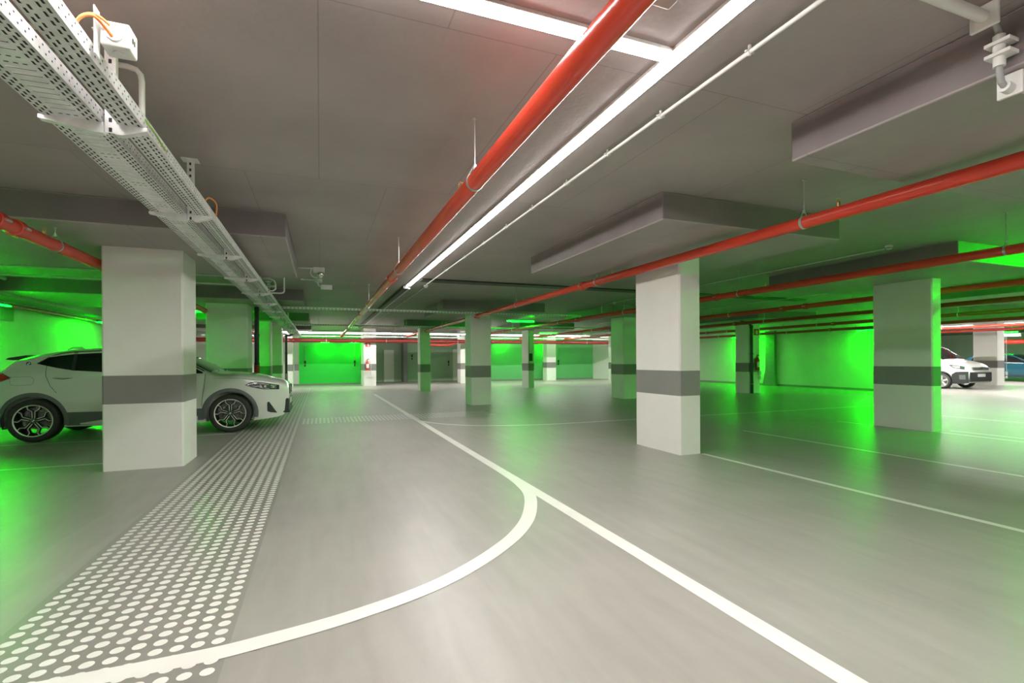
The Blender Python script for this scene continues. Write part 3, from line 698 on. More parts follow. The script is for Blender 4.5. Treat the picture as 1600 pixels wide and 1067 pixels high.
# wall sockets, switches, extinguishers
def extinguisher(label, x, y, z, s=1.0):
    r = empty('fire_extinguisher', label, 'extinguisher', (x, y, z))
    r.scale = (s, s, s)
    bm = bmesh.new(); tube(bm, [(0, 0, 0), (0, 0, .02), (0, 0, .40), (0, 0, .46), (0, 0, .49)], [.07, .078, .078, .05, .025], 18); obj('cylinder_body', bm, M['red'], r, smooth=True)
    bm = bmesh.new(); tube(bm, [(0, 0, .48), (0, 0, .54)], .02, 10); box(bm, -.02, .09, -.012, .012, .54, .56); box(bm, -.02, .08, -.012, .012, .57, .585); obj('valve_handle', bm, M['black'], r)
    bm = bmesh.new(); tube(bm, [(-.02, -.02, .52), (-.09, -.03, .50), (-.12, -.04, .36), (-.10, -.05, .16), (-.10, -.05, .08)], [.01, .01, .01, .012, .018], 8); obj('hose', bm, M['black'], r, smooth=True)
    bm = bmesh.new()
    seg = [(-.0795 * math.sin(t), -.0795 * math.cos(t)) for t in [(-.9 + 1.8 * k / 8) for k in range(9)]]
    for (a, b), (c, d) in zip(seg, seg[1:]): quad(bm, [(a, b, .12), (c, d, .12), (c, d, .32), (a, b, .32)])
    obj('paper_label', bm, M['bwhite'], r)
    bm = bmesh.new(); box(bm, -.03, .03, .07, .119, .2, .46); obj('wall_bracket', bm, M['steel'], r)
extinguisher('red fire extinguisher on the far white pillar below the red sign', 2.27, 26.38, .82)
extinguisher('red fire extinguisher on the green lit pillar with the drain pipe', 15.25, 13.99, .86)
def fire_sign(label, x, y, z):
    bm = bmesh.new(); box(bm, x - .12, x + .12, y - .01, y, z - .12, z + .12); r = tag(obj('fire_sign', bm, M['red']), label, 'sign')
    bm = bmesh.new(); q = y - .012
    quad(bm, [(x - .01, q, z - .09), (x + .06, q, z - .09), (x + .06, q, z + .04), (x - .01, q, z + .04)])
    quad(bm, [(x, q, z + .04), (x + .05, q, z + .04), (x + .04, q, z + .07), (x + .01, q, z + .07)])
    quad(bm, [(x - .07, q, z - .06), (x - .055, q, z - .07), (x - .02, q, z + .05), (x - .03, q, z + .07)])
    obj('extinguisher_symbol', bm, M['bwhite'], r, fix=False)
fire_sign('square red fire extinguisher sign high on the far white pillar', 2.3, 26.5, 2.15)
fire_sign('fire extinguisher sign high on the green lit pillar with the drain pipe', 15.33, 14.1, 2.3)
def switch(label, x, y, z, axis='y', L=1.0, m='black'):
    bm = bmesh.new(); box(bm, x - .05, x + .05, y - .05, y, z - .08, z + .08, bev=.005); box(bm, x - .04, x + .04, y - .045, y, z - .24, z - .12, bev=.005)
    r = tag(obj('wall_switch', bm, M[m]), label, 'switch')
    bm = bmesh.new(); tube(bm, [(x, y - .02, z + .08), (x, y - .02, z + L)], .012, 8); obj('feed_conduit', bm, M['plast' if m != 'black' else 'grille'], r)
switch('black wall socket at the left of the green back wall', -.75, 28.9, 1.25)
switch('black wall socket at the right of the green back wall', 1.8, 28.9, 1.25)
switch('black wall socket on the back wall between the farthest pillars', 14.6, 29.3, 1.2)
switch('dark wall socket left of the green lit door', 7.75, 31.4, 1.2)
switch('small black switch on the alcove wall right of the pale door', 5.4, 31.4, 1.6, L=.1)
switch('white socket box low on the green lit pillar with the extinguisher', 15.45, 14.09, .75, m='plast', L=1.7)
switch('white box on the side of the distant pillar by the blue car', 29.65, 13.18, .55, m='plast', L=1.9)
switch('thin conduit drop on the wide white far pillar', 7.95, 27.0, 1.75, m='plast', L=.7)
bm = bmesh.new(); tube(bm, [(2.45, 26.487, .55), (2.45, 26.487, 2.7)], .012, 8); box(bm, 2.3, 2.55, 26.44, 26.4995, .48, .56); tag(obj('conduit_drop', bm, M['plast']), 'vertical conduit with a low socket on the far white pillar with the red sign', 'conduit')
# hanging exit sign far right
bm = bmesh.new(); box(bm, 33.0, 33.1, 14.1, 14.8, 2.35, 2.5); r = tag(obj('exit_sign', bm, M['plast']), 'small lit blue white emergency sign hanging beyond the distant pillar', 'sign')
bm = bmesh.new(); quad(bm, [(32.99, 14.15, 2.37), (32.99, 14.75, 2.37), (32.99, 14.75, 2.48), (32.99, 14.15, 2.48)]); obj('lit_panel', bm, M['esign'], r, fix=False)
bm = bmesh.new(); tube(bm, [(33.05, 14.45, 2.5), (33.05, 14.45, SLAB)], .01, 6); obj('sign_rod', bm, M['steel'], r)
bm = bmesh.new(); box(bm, 9.06, 9.2, 21.12, 21.2, 1.25, 1.6, bev=.01); r = tag(obj('wall_box', bm, M['black']), 'black control box on the bright green face of the far pillar', 'box')
bm = bmesh.new(); tube(bm, [(9.04, 21.15, 1.1), (9.04, 21.15, 2.4)], .01, 6); obj('feed_conduit', bm, M['black'], r)

# ---------------------------------------------------------------- cars
def bake_bool(o, cutters):
    for c in cutters:
        md = o.modifiers.new('cut', 'BOOLEAN'); md.operation = 'DIFFERENCE'; md.object = c; md.solver = 'EXACT'
    dg = bpy.context.evaluated_depsgraph_get(); dg.update()
    me = bpy.data.meshes.new_from_object(o.evaluated_get(dg))
    o.modifiers.clear(); old = o.data; o.data = me; bpy.data.meshes.remove(old)
    for c in cutters:
        m_ = c.data; bpy.data.objects.remove(c); bpy.data.meshes.remove(m_)

class Car:
    def __init__(s, P):
        s.P = P
    def W(s, x):
        P = s.P; w = P['hw']; xf, xr = P['xf'], P['xr']
        f0 = P.get('f0', xf - .8); r0 = P.get('r0', xr + .6)
        if x > f0: w *= 1 - P.get('fk', .34) * ((x - f0) / (xf - f0)) ** 2.6
        if x < r0: w *= 1 - P.get('rk', .22) * ((r0 - x) / (r0 - xr)) ** 2.4
        return w
    def top(s, x): return smooth_interp(s.P['top'], x)
    def bot(s, x): return interp(s.P['bot'], x)
    def belt(s, x): return interp(s.P['belt'], x)
    def ys(s, x, z):
        w = s.W(x); b = s.belt(x)
        prof = [(0.15, .925), (.32, .955), (.5, .985), (.68, 1.0), (.85, .99), (1.0, .972), (1.2, .955)]
        y = w * smooth_interp(prof, min(z, b))
        if z > b: y -= s.P.get('tumble', .42) * (z - b) + .0
        return y
    def section(s, x, n1=22, n2=14):
        zt, zb = s.top(x), s.bot(x)
        r = min(s.P.get('r', .11), (zt - zb) * .45); z1 = zt - r
        pts = []
        for i in range(n1 + 1):
            z = zb + (z1 - zb) * i / n1; pts.append((s.ys(x, z), z))
        Y = pts[-1][0]; e = s.P.get('e', 2.9)
        for j in range(1, n2 + 1):
            a = PI / 2 * j / n2
            pts.append((Y * max(math.cos(a), 0) ** (2 / e), z1 + r * math.sin(a) ** (2 / e)))
        return pts
    def body(s, root, mat):
        P = s.P; bm = bmesh.new(); n = 110
        xs = [P['xr'] + (P['xf'] - P['xr']) * (0.5 - 0.5 * math.cos(PI * k / n)) for k in range(n + 1)]
        rings = []
        for x in xs:
            sec = s.section(x)
            ring = [(x, -y, z) for y, z in sec] + [(x, y, z) for y, z in reversed(sec[:-1])]
            rings.append([bm.verts.new(p) for p in ring])
        m = len(rings[0])
        for a, b in zip(rings, rings[1:]):
            for k in range(m):
                bm.faces.new((a[k], a[(k + 1) % m], b[(k + 1) % m], b[k]))
        bm.faces.new(rings[0]); bm.faces.new(rings[-1])
        bmesh.ops.recalc_face_normals(bm, faces=bm.faces)
        o = obj('car_body', bm, mat, root, smooth=True)
        cut = []
        for wx in P['wheels']:
            for sd in (-1, 1):
                b2 = bmesh.new(); tube(b2, [(wx, sd * (P['hw'] - .26), P['wr']), (wx, sd * (P['hw'] + .2), P['wr'])], P['ar'], 48)
                bmesh.ops.recalc_face_normals(b2, faces=b2.faces)
                c = obj('cutter', b2, M['black']); cut.append(c)
        root_loc = root.matrix_world.copy(); bpy.context.view_layer.update()
        for c in cut: c.parent = root
        bpy.context.view_layer.update()
        bake_bool(o, cut)
        for p in o.data.polygons: p.use_smooth = True
        o.data.set_sharp_from_angle(angle=math.radians(40))
        # dark wheel housings
        for wx in P['wheels']:
            for sd in (-1, 1):
                b2 = bmesh.new(); y0, y1 = sd * (P['hw'] - .30), sd * (P['hw'] - .03)
                tube(b2, [(wx, y0, P['wr']), (wx, y1, P['wr'])], P['ar'] + .004, 40, caps=False)
                bmesh.ops.delete(b2, geom=[v for v in b2.verts if v.co.z < .22], context='VERTS')
                a = P['ar'] + .002
                disc = [(wx + a * math.cos(t), y0 + sd * .02, P['wr'] + a * math.sin(t)) for t in [2 * PI * k / 32 for k in range(32)]]
                obj('wheel_housing', b2, M['black'], root, fix=False)
        return o
    def patch(s, name, up, lo, mat, root, off=.004, nx=24, nz=6, sides=(-1, 1), parent2=None, **kw):
        out = []
        x0, x1 = max(up[0][0], lo[0][0]), min(up[-1][0], lo[-1][0])
        for sd in sides:
            bm = bmesh.new(); G = []
            for i in range(nx + 1):
                x = x0 + (x1 - x0) * i / nx; a, b = interp(lo, x), interp(up, x)
                G.append([bm.verts.new((x, sd * (s.ys(x, a + (b - a) * j / nz) + off), a + (b - a) * j / nz)) for j in range(nz + 1)])
            for i in range(nx):
                for j in range(nz): bm.faces.new((G[i][j], G[i + 1][j], G[i + 1][j + 1], G[i][j + 1]))
            bmesh.ops.remove_doubles(bm, verts=bm.verts, dist=1e-5)
            for f in bm.faces:
                f.normal_update()
                if f.normal.y * sd < 0: f.normal_flip()
            out.append(obj(name, bm, mat, root, smooth=True, fix=False))
        return out
    def rib(s, name, path, w, mat, root, off=.003, sides=(-1, 1)):
        for sd in sides:
            bm = bmesh.new(); P = []
            for (a, b), (c, d) in zip(path, path[1:]):
                k = max(1, int(math.hypot(c - a, d - b) / .03))
                P += [(a + (c - a) * i / k, b + (d - b) * i / k) for i in range(k)]
            P.append(path[-1]); L = []
            for i, p in enumerate(P):
                q0, q1 = P[max(i - 1, 0)], P[min(i + 1, len(P) - 1)]
                dx, dz = q1[0] - q0[0], q1[1] - q0[1]; l = math.hypot(dx, dz) or 1
                nx, nz = -dz / l * w / 2, dx / l * w / 2
                L.append([bm.verts.new((p[0] + sgn * nx, sd * (s.ys(p[0] + sgn * nx, p[1] + sgn * nz) + off), p[1] + sgn * nz)) for sgn in (1, -1)])
            for a, b in zip(L, L[1:]):
                f = bm.faces.new((a[0], a[1], b[1], b[0])); f.normal_update()
                if f.normal.y * sd < 0: f.normal_flip()
            obj(name, bm, mat, root, fix=False)
    def arch(s, wx, R0, R1, mat, root, t0=-12, t1=192, name='arch_trim', off=.014):
        zc = s.P['wr']
        for sd in (-1, 1):
            bm = bmesh.new(); L = []
            for k in range(41):
                t = math.radians(t0 + (t1 - t0) * k / 40); row = []
                for R, o_ in ((R0, -.03), (R0, off), ((R0 + R1) / 2, off + .004), (R1, off * .8), (R1, -.01)):
                    x, z = wx + R * math.cos(t), max(zc + R * math.sin(t), .2)
                    row.append(bm.verts.new((x, sd * (s.ys(x, z) + o_), z)))
                L.append(row)
            for a, b in zip(L, L[1:]):
                for j in range(4): bm.faces.new((a[j], a[j + 1], b[j + 1], b[j]))
            obj(name, bm, mat, root, smooth=True)
    def topglass(s, name, x0, x1, inset, mat, root, n=20, m=16, off=.004):
        bm = bmesh.new(); G = []
        for i in range(n + 1):
            x = x0 + (x1 - x0) * i / n; sec = s.section(x, 22, 24); Y = sec[22][0] - inset
            zt = s.top(x); e = s.P.get('e', 2.9); r = min(s.P.get('r', .11), (zt - s.bot(x)) * .45); row = []
            for j in range(m + 1):
                y = Y * (-1 + 2 * j / m); q = min(abs(y) / sec[22][0], 1)
                z = zt - r + r * (1 - q ** e) ** (1 / e)
                row.append(bm.verts.new((x, y, z + off)))
            G.append(row)
        for i in range(n):
            for j in range(m): bm.faces.new((G[i][j], G[i][j + 1], G[i + 1][j + 1], G[i + 1][j]))
        for f in bm.faces:
            f.normal_update()
            if f.normal.z < 0: f.normal_flip()
        return obj(name, bm, mat, root, smooth=True, fix=False)

def roundel(bm, c, sd, R):
    # dark ring, pale rim, blue and white quadrants, in a vertical plane facing sd*y
    x, y, z = c; n = 24
    def ring(r0, r1, o_, mi, a0=0, a1=2 * PI, k=n):
        for i in range(k):
            t, u = a0 + (a1 - a0) * i / k, a0 + (a1 - a0) * (i + 1) / k
            q = [(r_, t_) for r_, t_ in ((r0, t), (r1, t), (r1, u), (r0, u))]
            P_ = [(x + r_ * math.cos(t_), y + sd * o_, z + r_ * math.sin(t_)) for r_, t_ in q]
            if r0 == 0: P_ = [P_[0]] + P_[1:3]
            quad(bm, P_, mi)
    ring(R * .92, R, .0015, 0); ring(R * .6, R * .92, .001, 1)
    for k in range(4): ring(0, R * .6, .0015, 2 if k % 2 else 3, k * PI / 2, (k + 1) * PI / 2, 6)

def make_wheel(root, x, y, sd, R, width, style='y', badge=True):
    t = empty('wheel'); t.parent = root; t.location = (x, y, R)
    if sd > 0: t.rotation_euler = (0, 0, PI)
    # local: outer face toward -y
    prof = [(.72 * R, -.005), (.80 * R, -.022), (.90 * R, -.022), (.965 * R, -.008), (R, .02), (R, width - .03), (.965 * R, width - .005), (.8 * R, width), (.68 * R, width - .01), (.68 * R, .03)]
    def lathe(prof, n=56, closed=True):
        bm = bmesh.new(); V = [[bm.verts.new((r * math.cos(2 * PI * k / n), y_, r * math.sin(2 * PI * k / n))) for k in range(n)] for r, y_ in prof]
        m = len(V)
        for i in range(m if closed else m - 1):
            a, b = V[i], V[(i + 1) % m]
            for k in range(n): bm.faces.new((a[k], a[(k + 1) % n], b[(k + 1) % n], b[k]))
        return bm
    obj('tyre', lathe(prof), M['tyre'], t, smooth=True)
    ri = .74 * R
    rim = obj('rim', lathe([(ri, -.008), (ri, .004), (ri - .014, .010), (ri - .03, .05), (ri - .03, width - .03), (ri + .0, width - .03), (ri - .02, .04)], closed=True), M['rimd' if style == 'y' else 'grille'], t, smooth=True)
    obj('rim_lip', lathe([(ri + .002, -.012), (ri + .002, .0), (ri - .012, .004), (ri - .014, -.006)]), M['rim' if style == 'y' else 'grille'], rim, smooth=True)
    bm = bmesh.new(); tube(bm, [(0, .11, 0), (0, .125, 0)], R * .42, 32); obj('brake_disc', bm, M['jamb'], t, smooth=True)
    bd = bmesh.new(); bb = bmesh.new()
    def bar(bm, pts, w, y0, y1):
        for (a, b), (c, d) in zip(pts, pts[1:]):
            dx, dz = c - a, d - b; l = math.hypot(dx, dz); nx, nz = -dz / l * w / 2, dx / l * w / 2
            e = w * .25; ux, uz = dx / l * e, dz / l * e
            v = [(a + nx - ux, b + nz - uz), (c + nx + ux, d + nz + uz), (c - nx + ux, d - nz + uz), (a - nx - ux, b - nz - uz)]
            A = [bm.verts.new((p, y0, q)) for p, q in v]; B = [bm.verts.new((p, y1, q)) for p, q in v]
            bm.faces.new(A); bm.faces.new(B)
            for i in range(4): bm.faces.new((A[i], A[(i + 1) % 4], B[(i + 1) % 4], B[i]))
    ns = 5
    for k in range(ns):
        an = 2 * PI * k / ns + PI / 2; ca, sa = math.cos(an), math.sin(an)
        T = lambda r, s_: (r * ca - s_ * sa, r * sa + s_ * ca)
        if style == 'y':
            for sg in (-1, 1):
                path = [(.10 * R, .045 * R), (.43 * R, .055 * R), (.54 * R, .21 * R), (.71 * R, .235 * R)]
                P_ = [T(r, sg * q) for r, q in path]
                bar(bd, P_, .10 * R, .012, .05); bar(bb, P_, .028 * R, .004, .014)
            bar(bd, [T(.1 * R, 0), T(.42 * R, 0)], .09 * R, .016, .05)
        else:
            bar(bb, [T(.10 * R, 0), T(.72 * R, 0)], .16 * R, .008, .03)
            bar(bb, [T(.45 * R, 0), T(.70 * R, .16 * R)], .06 * R, .008, .03)
    tube(bd, [(0, .004, 0), (0, .06, 0)], .15 * R, 24)
    obj('spoke_core', bd, M['rimd'], rim)
    obj('spoke', bb, M['rim'], rim)
    if badge:
        bm = bmesh.new(); tube(bm, [(0, -.001, 0), (0, .02, 0)], .085 * R, 20); roundel(bm, (0, -.001, 0), -1, .085 * R)
        obj('hub_badge', bm, [M['chrome'], M['black'], M['bblue'], M['bwhite']], rim)
    else:
        bm = bmesh.new(); tube(bm, [(0, -.004, 0), (0, .02, 0)], .12 * R, 20); obj('hub_cap', bm, M['grille'], rim)
    bm = bmesh.new()
    for k in range(5):
        an = 2 * PI * k / 5; tube(bm, [(.1 * R * math.cos(an), .0, .1 * R * math.sin(an)), (.1 * R * math.cos(an), .02, .1 * R * math.sin(an))], .012 * R * 1.3, 6)
    obj('lug_bolt', bm, M['steel'], rim)

# ---- white coupe-like crossover on the left, nose toward +x
car = empty('car', 'white crossover car with grey wheel arch trim parked behind the large left pillar', 'car', (-2.957, 11.28, 0))
P = dict(hw=.935, xf=2.375, xr=-2.12, wheels=(1.415, -1.415), wr=.352, ar=.405, r=.12, e=2.8, tumble=.44,
    top=[(-2.12, .93), (-2.05, 1.05), (-1.86, 1.22), (-1.68, 1.385), (-1.47, 1.45), (-1.2, 1.505), (-.9, 1.55), (-.4, 1.575), (.0, 1.56), (.45, 1.48), (.85, 1.29), (1.12, 1.145), (1.2, 1.115), (1.5, 1.095), (1.8, 1.05), (2.05, .99), (2.25, .925), (2.34, .88), (2.375, .82)],
    bot=[(-2.12, .62), (-2.08, .45), (-1.95, .3), (-1.8, .24), (1.8, .20), (2.2, .235), (2.3, .27), (2.36, .36), (2.375, .44)],
    belt=[(-2.2, 1.06), (-1.4, 1.12), (-1.1, 1.15), (-.5, 1.11), (1.1, 1.06), (2.4, 1.0)], fk=.42)
K = Car(P); K.body(car, M['paint'])
for wx in P['wheels']: K.arch(wx, .402, .462, M['clad'], car)
for wx in P['wheels']:
    for sd in (-1, 1): make_wheel(car, wx, sd * .905, sd, .352, .235)
# side glass (rear quarter, rear door, front door)
K.patch('side_window', [(-1.375, 1.285), (-1.30, 1.345), (-1.215, 1.405), (-1.08, 1.448), (-.915, 1.472)], [(-1.375, 1.28), (-1.28, 1.255), (-1.125, 1.215), (-.915, 1.172)], M['glass'], car)
K.patch('side_window', [(-.885, 1.476), (-.5, 1.492), (-.10, 1.488)], [(-.885, 1.168), (-.5, 1.138), (-.10, 1.12)], M['glass'], car)
K.patch('side_window', [(-.04, 1.485), (.25, 1.452), (.55, 1.375), (.98, 1.135)], [(-.04, 1.118), (.5, 1.10), (.98, 1.09)], M['glass'], car)
K.patch('window_divider', [(-.925, 1.473), (-.875, 1.478)], [(-.925, 1.172), (-.875, 1.166)], M['black'], car, .006, nx=3)
K.patch('window_divider', [(-.11, 1.487), (-.03, 1.484)], [(-.11, 1.121), (-.03, 1.118)], M['black'], car, .006, nx=3)
K.rib('window_trim', [(-1.39, 1.285), (-1.30, 1.352), (-1.215, 1.416), (-1.08, 1.46), (-.9, 1.486), (-.5, 1.505), (-.05, 1.50), (.25, 1.466), (.56, 1.388), (1.0, 1.135)], .016, M['black'], car, .005)
K.topglass('windscreen', .42, 1.10, .07, M['glass'], car)
K.topglass('rear_window', -2.02, -1.72, .12, M['glass'], car)
# shut lines, crease, handles, fuel flap
K.rib('panel_gap', [(-1.26, 1.27), (-1.25, 1.08), (-1.19, .92), (-1.10, .80)], .007, M['black'], car)
K.rib('panel_gap', [(-.07, 1.12), (-.07, .5)], .007, M['black'], car)
K.rib('panel_gap', [(1.02, 1.08), (1.0, .85), (.96, .5)], .007, M['black'], car)
K.rib('fuel_flap_gap', [(-1.72, 1.07), (-1.44, 1.075), (-1.40, 1.03), (-1.41, .96), (-1.45, .94), (-1.64, .935), (-1.70, .95), (-1.72, 1.07)], .005, M['jamb'], car)
for sd in (-1, 1):
    for hx in (-1.03, .12):
        bm = bmesh.new(); y_ = sd * (K.ys(hx, 1.05) + .022)
        tube(bm, [(hx - .125, y_ - sd * .018, 1.052), (hx - .08, y_, 1.056), (hx + .07, y_, 1.056), (hx + .125, y_ - sd * .018, 1.052)], [.008, .013, .013, .008], 10)
        obj('door_handle', bm, M['paint'], car, smooth=True)
K.rib('handle_outline', [(-1.16, 1.048), (-1.03, 1.028), (-.90, 1.048)], .014, M['clad'], car, .003)  # dark outline strip added under each handle to set it off
K.rib('handle_outline', [(-.01, 1.048), (.12, 1.028), (.25, 1.048)], .014, M['clad'], car, .003)
K.rib('body_crease', [(-1.19, .835), (-.9, .85), (-.5, .895), (0, .915), (.6, .90), (.95, .86)], .010, M['paint'], car, .008)
K.rib('bonnet_gap', [(1.15, 1.0), (1.55, .995), (1.9, .955), (2.15, .90)], .006, M['jamb'], car)
# grey lower cladding and white sill blade
K.patch('sill_cladding', [(-.985, .475), (.985, .46)], [(-.985, .25), (.985, .25)], M['clad'], car, .010)
K.patch('sill_blade', [(-.80, .285), (-.45, .335), (.9, .325)], [(-.80, .262), (-.45, .25), (.9, .25)], M['paint'], car, .022)
K.patch('bumper_cladding', [(-2.08, .47), (-1.84, .50)], [(-2.08, .46), (-1.84, .27)], M['clad'], car, .006, nx=8)
# headlight: housing, clear lens and bright inner blades
hl = K.patch('headlight', [(1.66, .868), (1.74, .912), (1.83, .922), (1.95, .908), (2.1, .875), (2.22, .845)], [(1.66, .862), (1.78, .815), (1.95, .778), (2.1, .768), (2.22, .762)], M['lampd'], car, .006)
for h_ in hl:
    sd = -1 if h_.data.vertices[0].co.y < 0 else 1
    for path, w_ in (([(1.70, .868), (1.80, .898), (1.93, .885), (2.05, .86)], .012), ([(1.80, .825), (1.88, .84), (1.95, .80), (2.06, .785)], .016), ([(1.90, .868), (1.94, .82)], .012), ([(2.08, .842), (2.17, .828)], .030), ([(2.08, .80), (2.17, .792)], .016)):
        K.rib('light_blade', path, w_, M['lamp'], h_, .0085, sides=(sd,))
for sd in (-1, 1):
    for hx, hz, r_ in ((1.985, .832, .030), (2.12, .815, .024)):
        bm = bmesh.new(); y_ = K.ys(hx, hz) + .004; tube(bm, [(hx, sd * y_, hz), (hx + .004, sd * (y_ + .007), hz)], [r_, r_ * .8], 16); obj('light_projector', bm, M['chrome'], car, smooth=True)
# front air blade vent, parking sensor, grille and lower intake
K.patch('front_vent', [(2.02, .525), (2.05, .54), (2.18, .315)], [(2.02, .36), (2.06, .335), (2.18, .31)], M['black'], car, .006, nx=10)
for sd in (-1, 1):
    bm = bmesh.new(); y_ = K.ys(2.09, .66); tube(bm, arc_pts((2.09, sd * (y_ + .006), .655), (1, 0, 0), (0, 0, 1), .035, PI * .5, PI * 1.1, 8), .003, 6); obj('sensor_ring', bm, M['grille'], car)
bm = bmesh.new()
for s in (-1, 1): box(bm, 2.33, 2.392, min(s * .03, s * .30), max(s * .03, s * .30), .645, .835, bev=.02)
g = obj('kidney_grille', bm, M['black'], car)
bm = bmesh.new()
for s in (-1, 1):
    for k in range(7): y_ = s * (.055 + k * .036); box(bm, 2.388, 2.398, y_ - .006, y_ + .006, .66, .82)
obj('grille_bar', bm, M['chrome'], g)
bm = bmesh.new(); box(bm, 2.25, 2.385, -.60, .60, .30, .58, bev=.03); obj('lower_intake', bm, M['black'], car)
bm = bmesh.new(); box(bm, 2.28, 2.40, -.62, .62, .30, .335, bev=.01); obj('front_lip', bm, M['black'], car)
bm = bmesh.new(); box(bm, 2.385, 2.395, -.26, .26, .46, .57); obj('number_plate', bm, M['bwhite'], car)
for sd in (-1, 1):
    bm = bmesh.new(); box(bm, -1.98, -1.76, min(sd * .70, sd * .885), max(sd * .70, sd * .885), 1.0, 1.13, bev=.02)
K.patch('tail_light', [(-2.10, 1.12), (-1.85, 1.13), (-1.715, 1.06)], [(-2.10, 1.0), (-1.85, 1.01), (-1.715, 1.055)], M['tail'], car, .006, nx=10)
K.rib('tail_light_edge', [(-2.08, 1.13), (-1.85, 1.142), (-1.70, 1.058), (-1.85, 1.0)], .012, M['black'], car, .005)
bm = bmesh.new()
vs_ = [(-1.62, 1.43), (-1.86, 1.385), (-1.90, 1.36), (-1.80, 1.345), (-1.62, 1.37)]
a = [bm.verts.new((x, -.60, z)) for x, z in vs_]; b = [bm.verts.new((x, .60, z)) for x, z in vs_]
bm.faces.new(a); bm.faces.new(b)
for i in range(5): bm.faces.new((a[i], a[(i + 1) % 5], b[(i + 1) % 5], b[i]))
obj('roof_spoiler', bm, M['black'], car)
bm = bmesh.new(); tube(bm, [(-1.05, 0, 1.52), (-1.10, 0, 1.565), (-1.22, 0, 1.575), (-1.30, 0, 1.53)], [.035, .03, .02, .012], 10); obj('roof_antenna', bm, M['paint'], car, smooth=True)
for sd in (-1, 1):
    bm = bmesh.new(); y_ = K.ys(-1.5, 1.285) + .008
    roundel(bm, (-1.50, sd * y_, 1.285), sd, .037); obj('badge', bm, [M['chrome'], M['black'], M['bblue'], M['bwhite']], car)
    bm = bmesh.new(); y_ = sd * (K.ys(.82, 1.15) + .02)
    tube(bm, [(.82, y_, 1.13), (.80, y_ + sd * .07, 1.16)], .02, 8); box(bm, .72, .86, min(y_ + sd * .05, y_ + sd * .22), max(y_ + sd * .05, y_ + sd * .22), 1.12, 1.25, bev=.03)
    obj('wing_mirror', bm, M['paint'], car, smooth=True)
bm = bmesh.new(); tube(bm, [(1.16, -.45, 1.125), (1.10, -.1, 1.15)], .01, 6); tube(bm, [(1.16, .3, 1.13), (1.10, -.1 + .55, 1.15)], .01, 6); obj('wiper', bm, M['black'], car)

# ---- white van in the far bay, nose toward -y
van = empty('van', 'white van with a black bumper parked in the far bay at the right', 'van', (25.1, 14.2, 0), -PI / 2)
PV = dict(hw=.92, xf=2.25, xr=-2.2, wheels=(1.35, -1.45), wr=.325, ar=.38, r=.12, e=3.2, tumble=.16,
    top=[(-2.2, 1.2), (-2.17, 1.7), (-2.05, 1.84), (-1, 1.87), (.2, 1.86), (.55, 1.78), (1.0, 1.50), (1.32, 1.27), (1.42, 1.21), (1.7, 1.15), (2.0, 1.05), (2.15, .95), (2.22, .85), (2.25, .76)],
    bot=[(-2.2, .4), (-2.1, .28), (1.9, .22), (2.15, .25), (2.22, .30), (2.25, .36)],
    belt=[(-2.2, 1.15), (1.4, 1.1), (2.3, 1.0)], fk=.2, f0=1.6)
V = Car(PV); V.body(van, M['paint'])
for wx in PV['wheels']:
    for sd in (-1, 1): make_wheel(van, wx, sd * .895, sd, .325, .2, 'p', badge=False)
    V.arch(wx, .378, .41, M['black'], van)
V.patch('side_window', [(.12, 1.70), (.5, 1.64), (1.18, 1.22)], [(.12, 1.16), (.7, 1.14), (1.18, 1.13)], M['glass'], van)
V.topglass('windscreen', .62, 1.36, .07, M['glass'], van)
V.patch('front_bumper', [(1.72, .60), (1.85, .70), (2.05, .72), (2.22, .72)], [(1.72, .22), (1.85, .22), (2.05, .235), (2.22, .27)], M['black'], van, .012)
V.patch('headlight', [(1.62, 1.00), (1.8, .985), (2.12, .93)], [(1.62, .985), (1.78, .86), (2.12, .80)], M['lampd'], van, .008)
V.patch('headlight_lens', [(1.72, .96), (1.8, .955), (1.98, .93)], [(1.72, .94), (1.8, .88), (1.98, .845)], M['lamp'], van, .012)
V.patch('fog_light_recess', [(1.96, .58), (2.14, .59)], [(1.96, .40), (2.14, .40)], M['clad'], van, .016)
bm = bmesh.new(); box(bm, 2.20, 2.275, -.74, .74, .30, .70, bev=.03); obj('bumper_face', bm, M['black'], van)
bm = bmesh.new(); box(bm, 2.19, 2.262, -.55, .55, .77, .90, bev=.02)
g = obj('radiator_grille', bm, M['clad'], van)
bm = bmesh.new()
for k in range(3): box(bm, 2.26, 2.268, -.53, .53, .79 + k * .035, .80 + k * .035)
obj('grille_bar', bm, M['chrome'], g)
# rampant lion shaped badge
bm = bmesh.new()
ln = [(-.02, -.05), (-.005, -.05), (0, -.02), (.015, -.05), (.03, -.05), (.02, -.01), (.035, .01), (.05, .005), (.03, .03), (.045, .045), (.02, .05), (.015, .065), (-.005, .06), (-.02, .04), (-.01, .02), (-.025, -.01), (-.04, .02), (-.05, .05), (-.045, .0), (-.03, -.025)]
bm.faces.new([bm.verts.new((2.275, y_, .855 + z_)) for y_, z_ in ln]); bmesh.ops.triangulate(bm, faces=bm.faces[:]); obj('badge', bm, M['chrome'], g, fix=False)
bm = bmesh.new(); box(bm, 2.275, 2.285, -.26, .26, .50, .62); obj('number_plate', bm, M['bwhite'], van)
for sd in (-1, 1):
    bm = bmesh.new(); y_ = sd * (V.ys(.95, 1.2) + .02); box(bm, .86, 1.0, min(y_ + sd * .03, y_ + sd * .2), max(y_ + sd * .03, y_ + sd * .2), 1.12, 1.34, bev=.03); tube(bm, [(.93, y_ - sd * .03, 1.15), (.93, y_ + sd * .06, 1.17)], .02, 8); obj('wing_mirror', bm, M['black'], van)

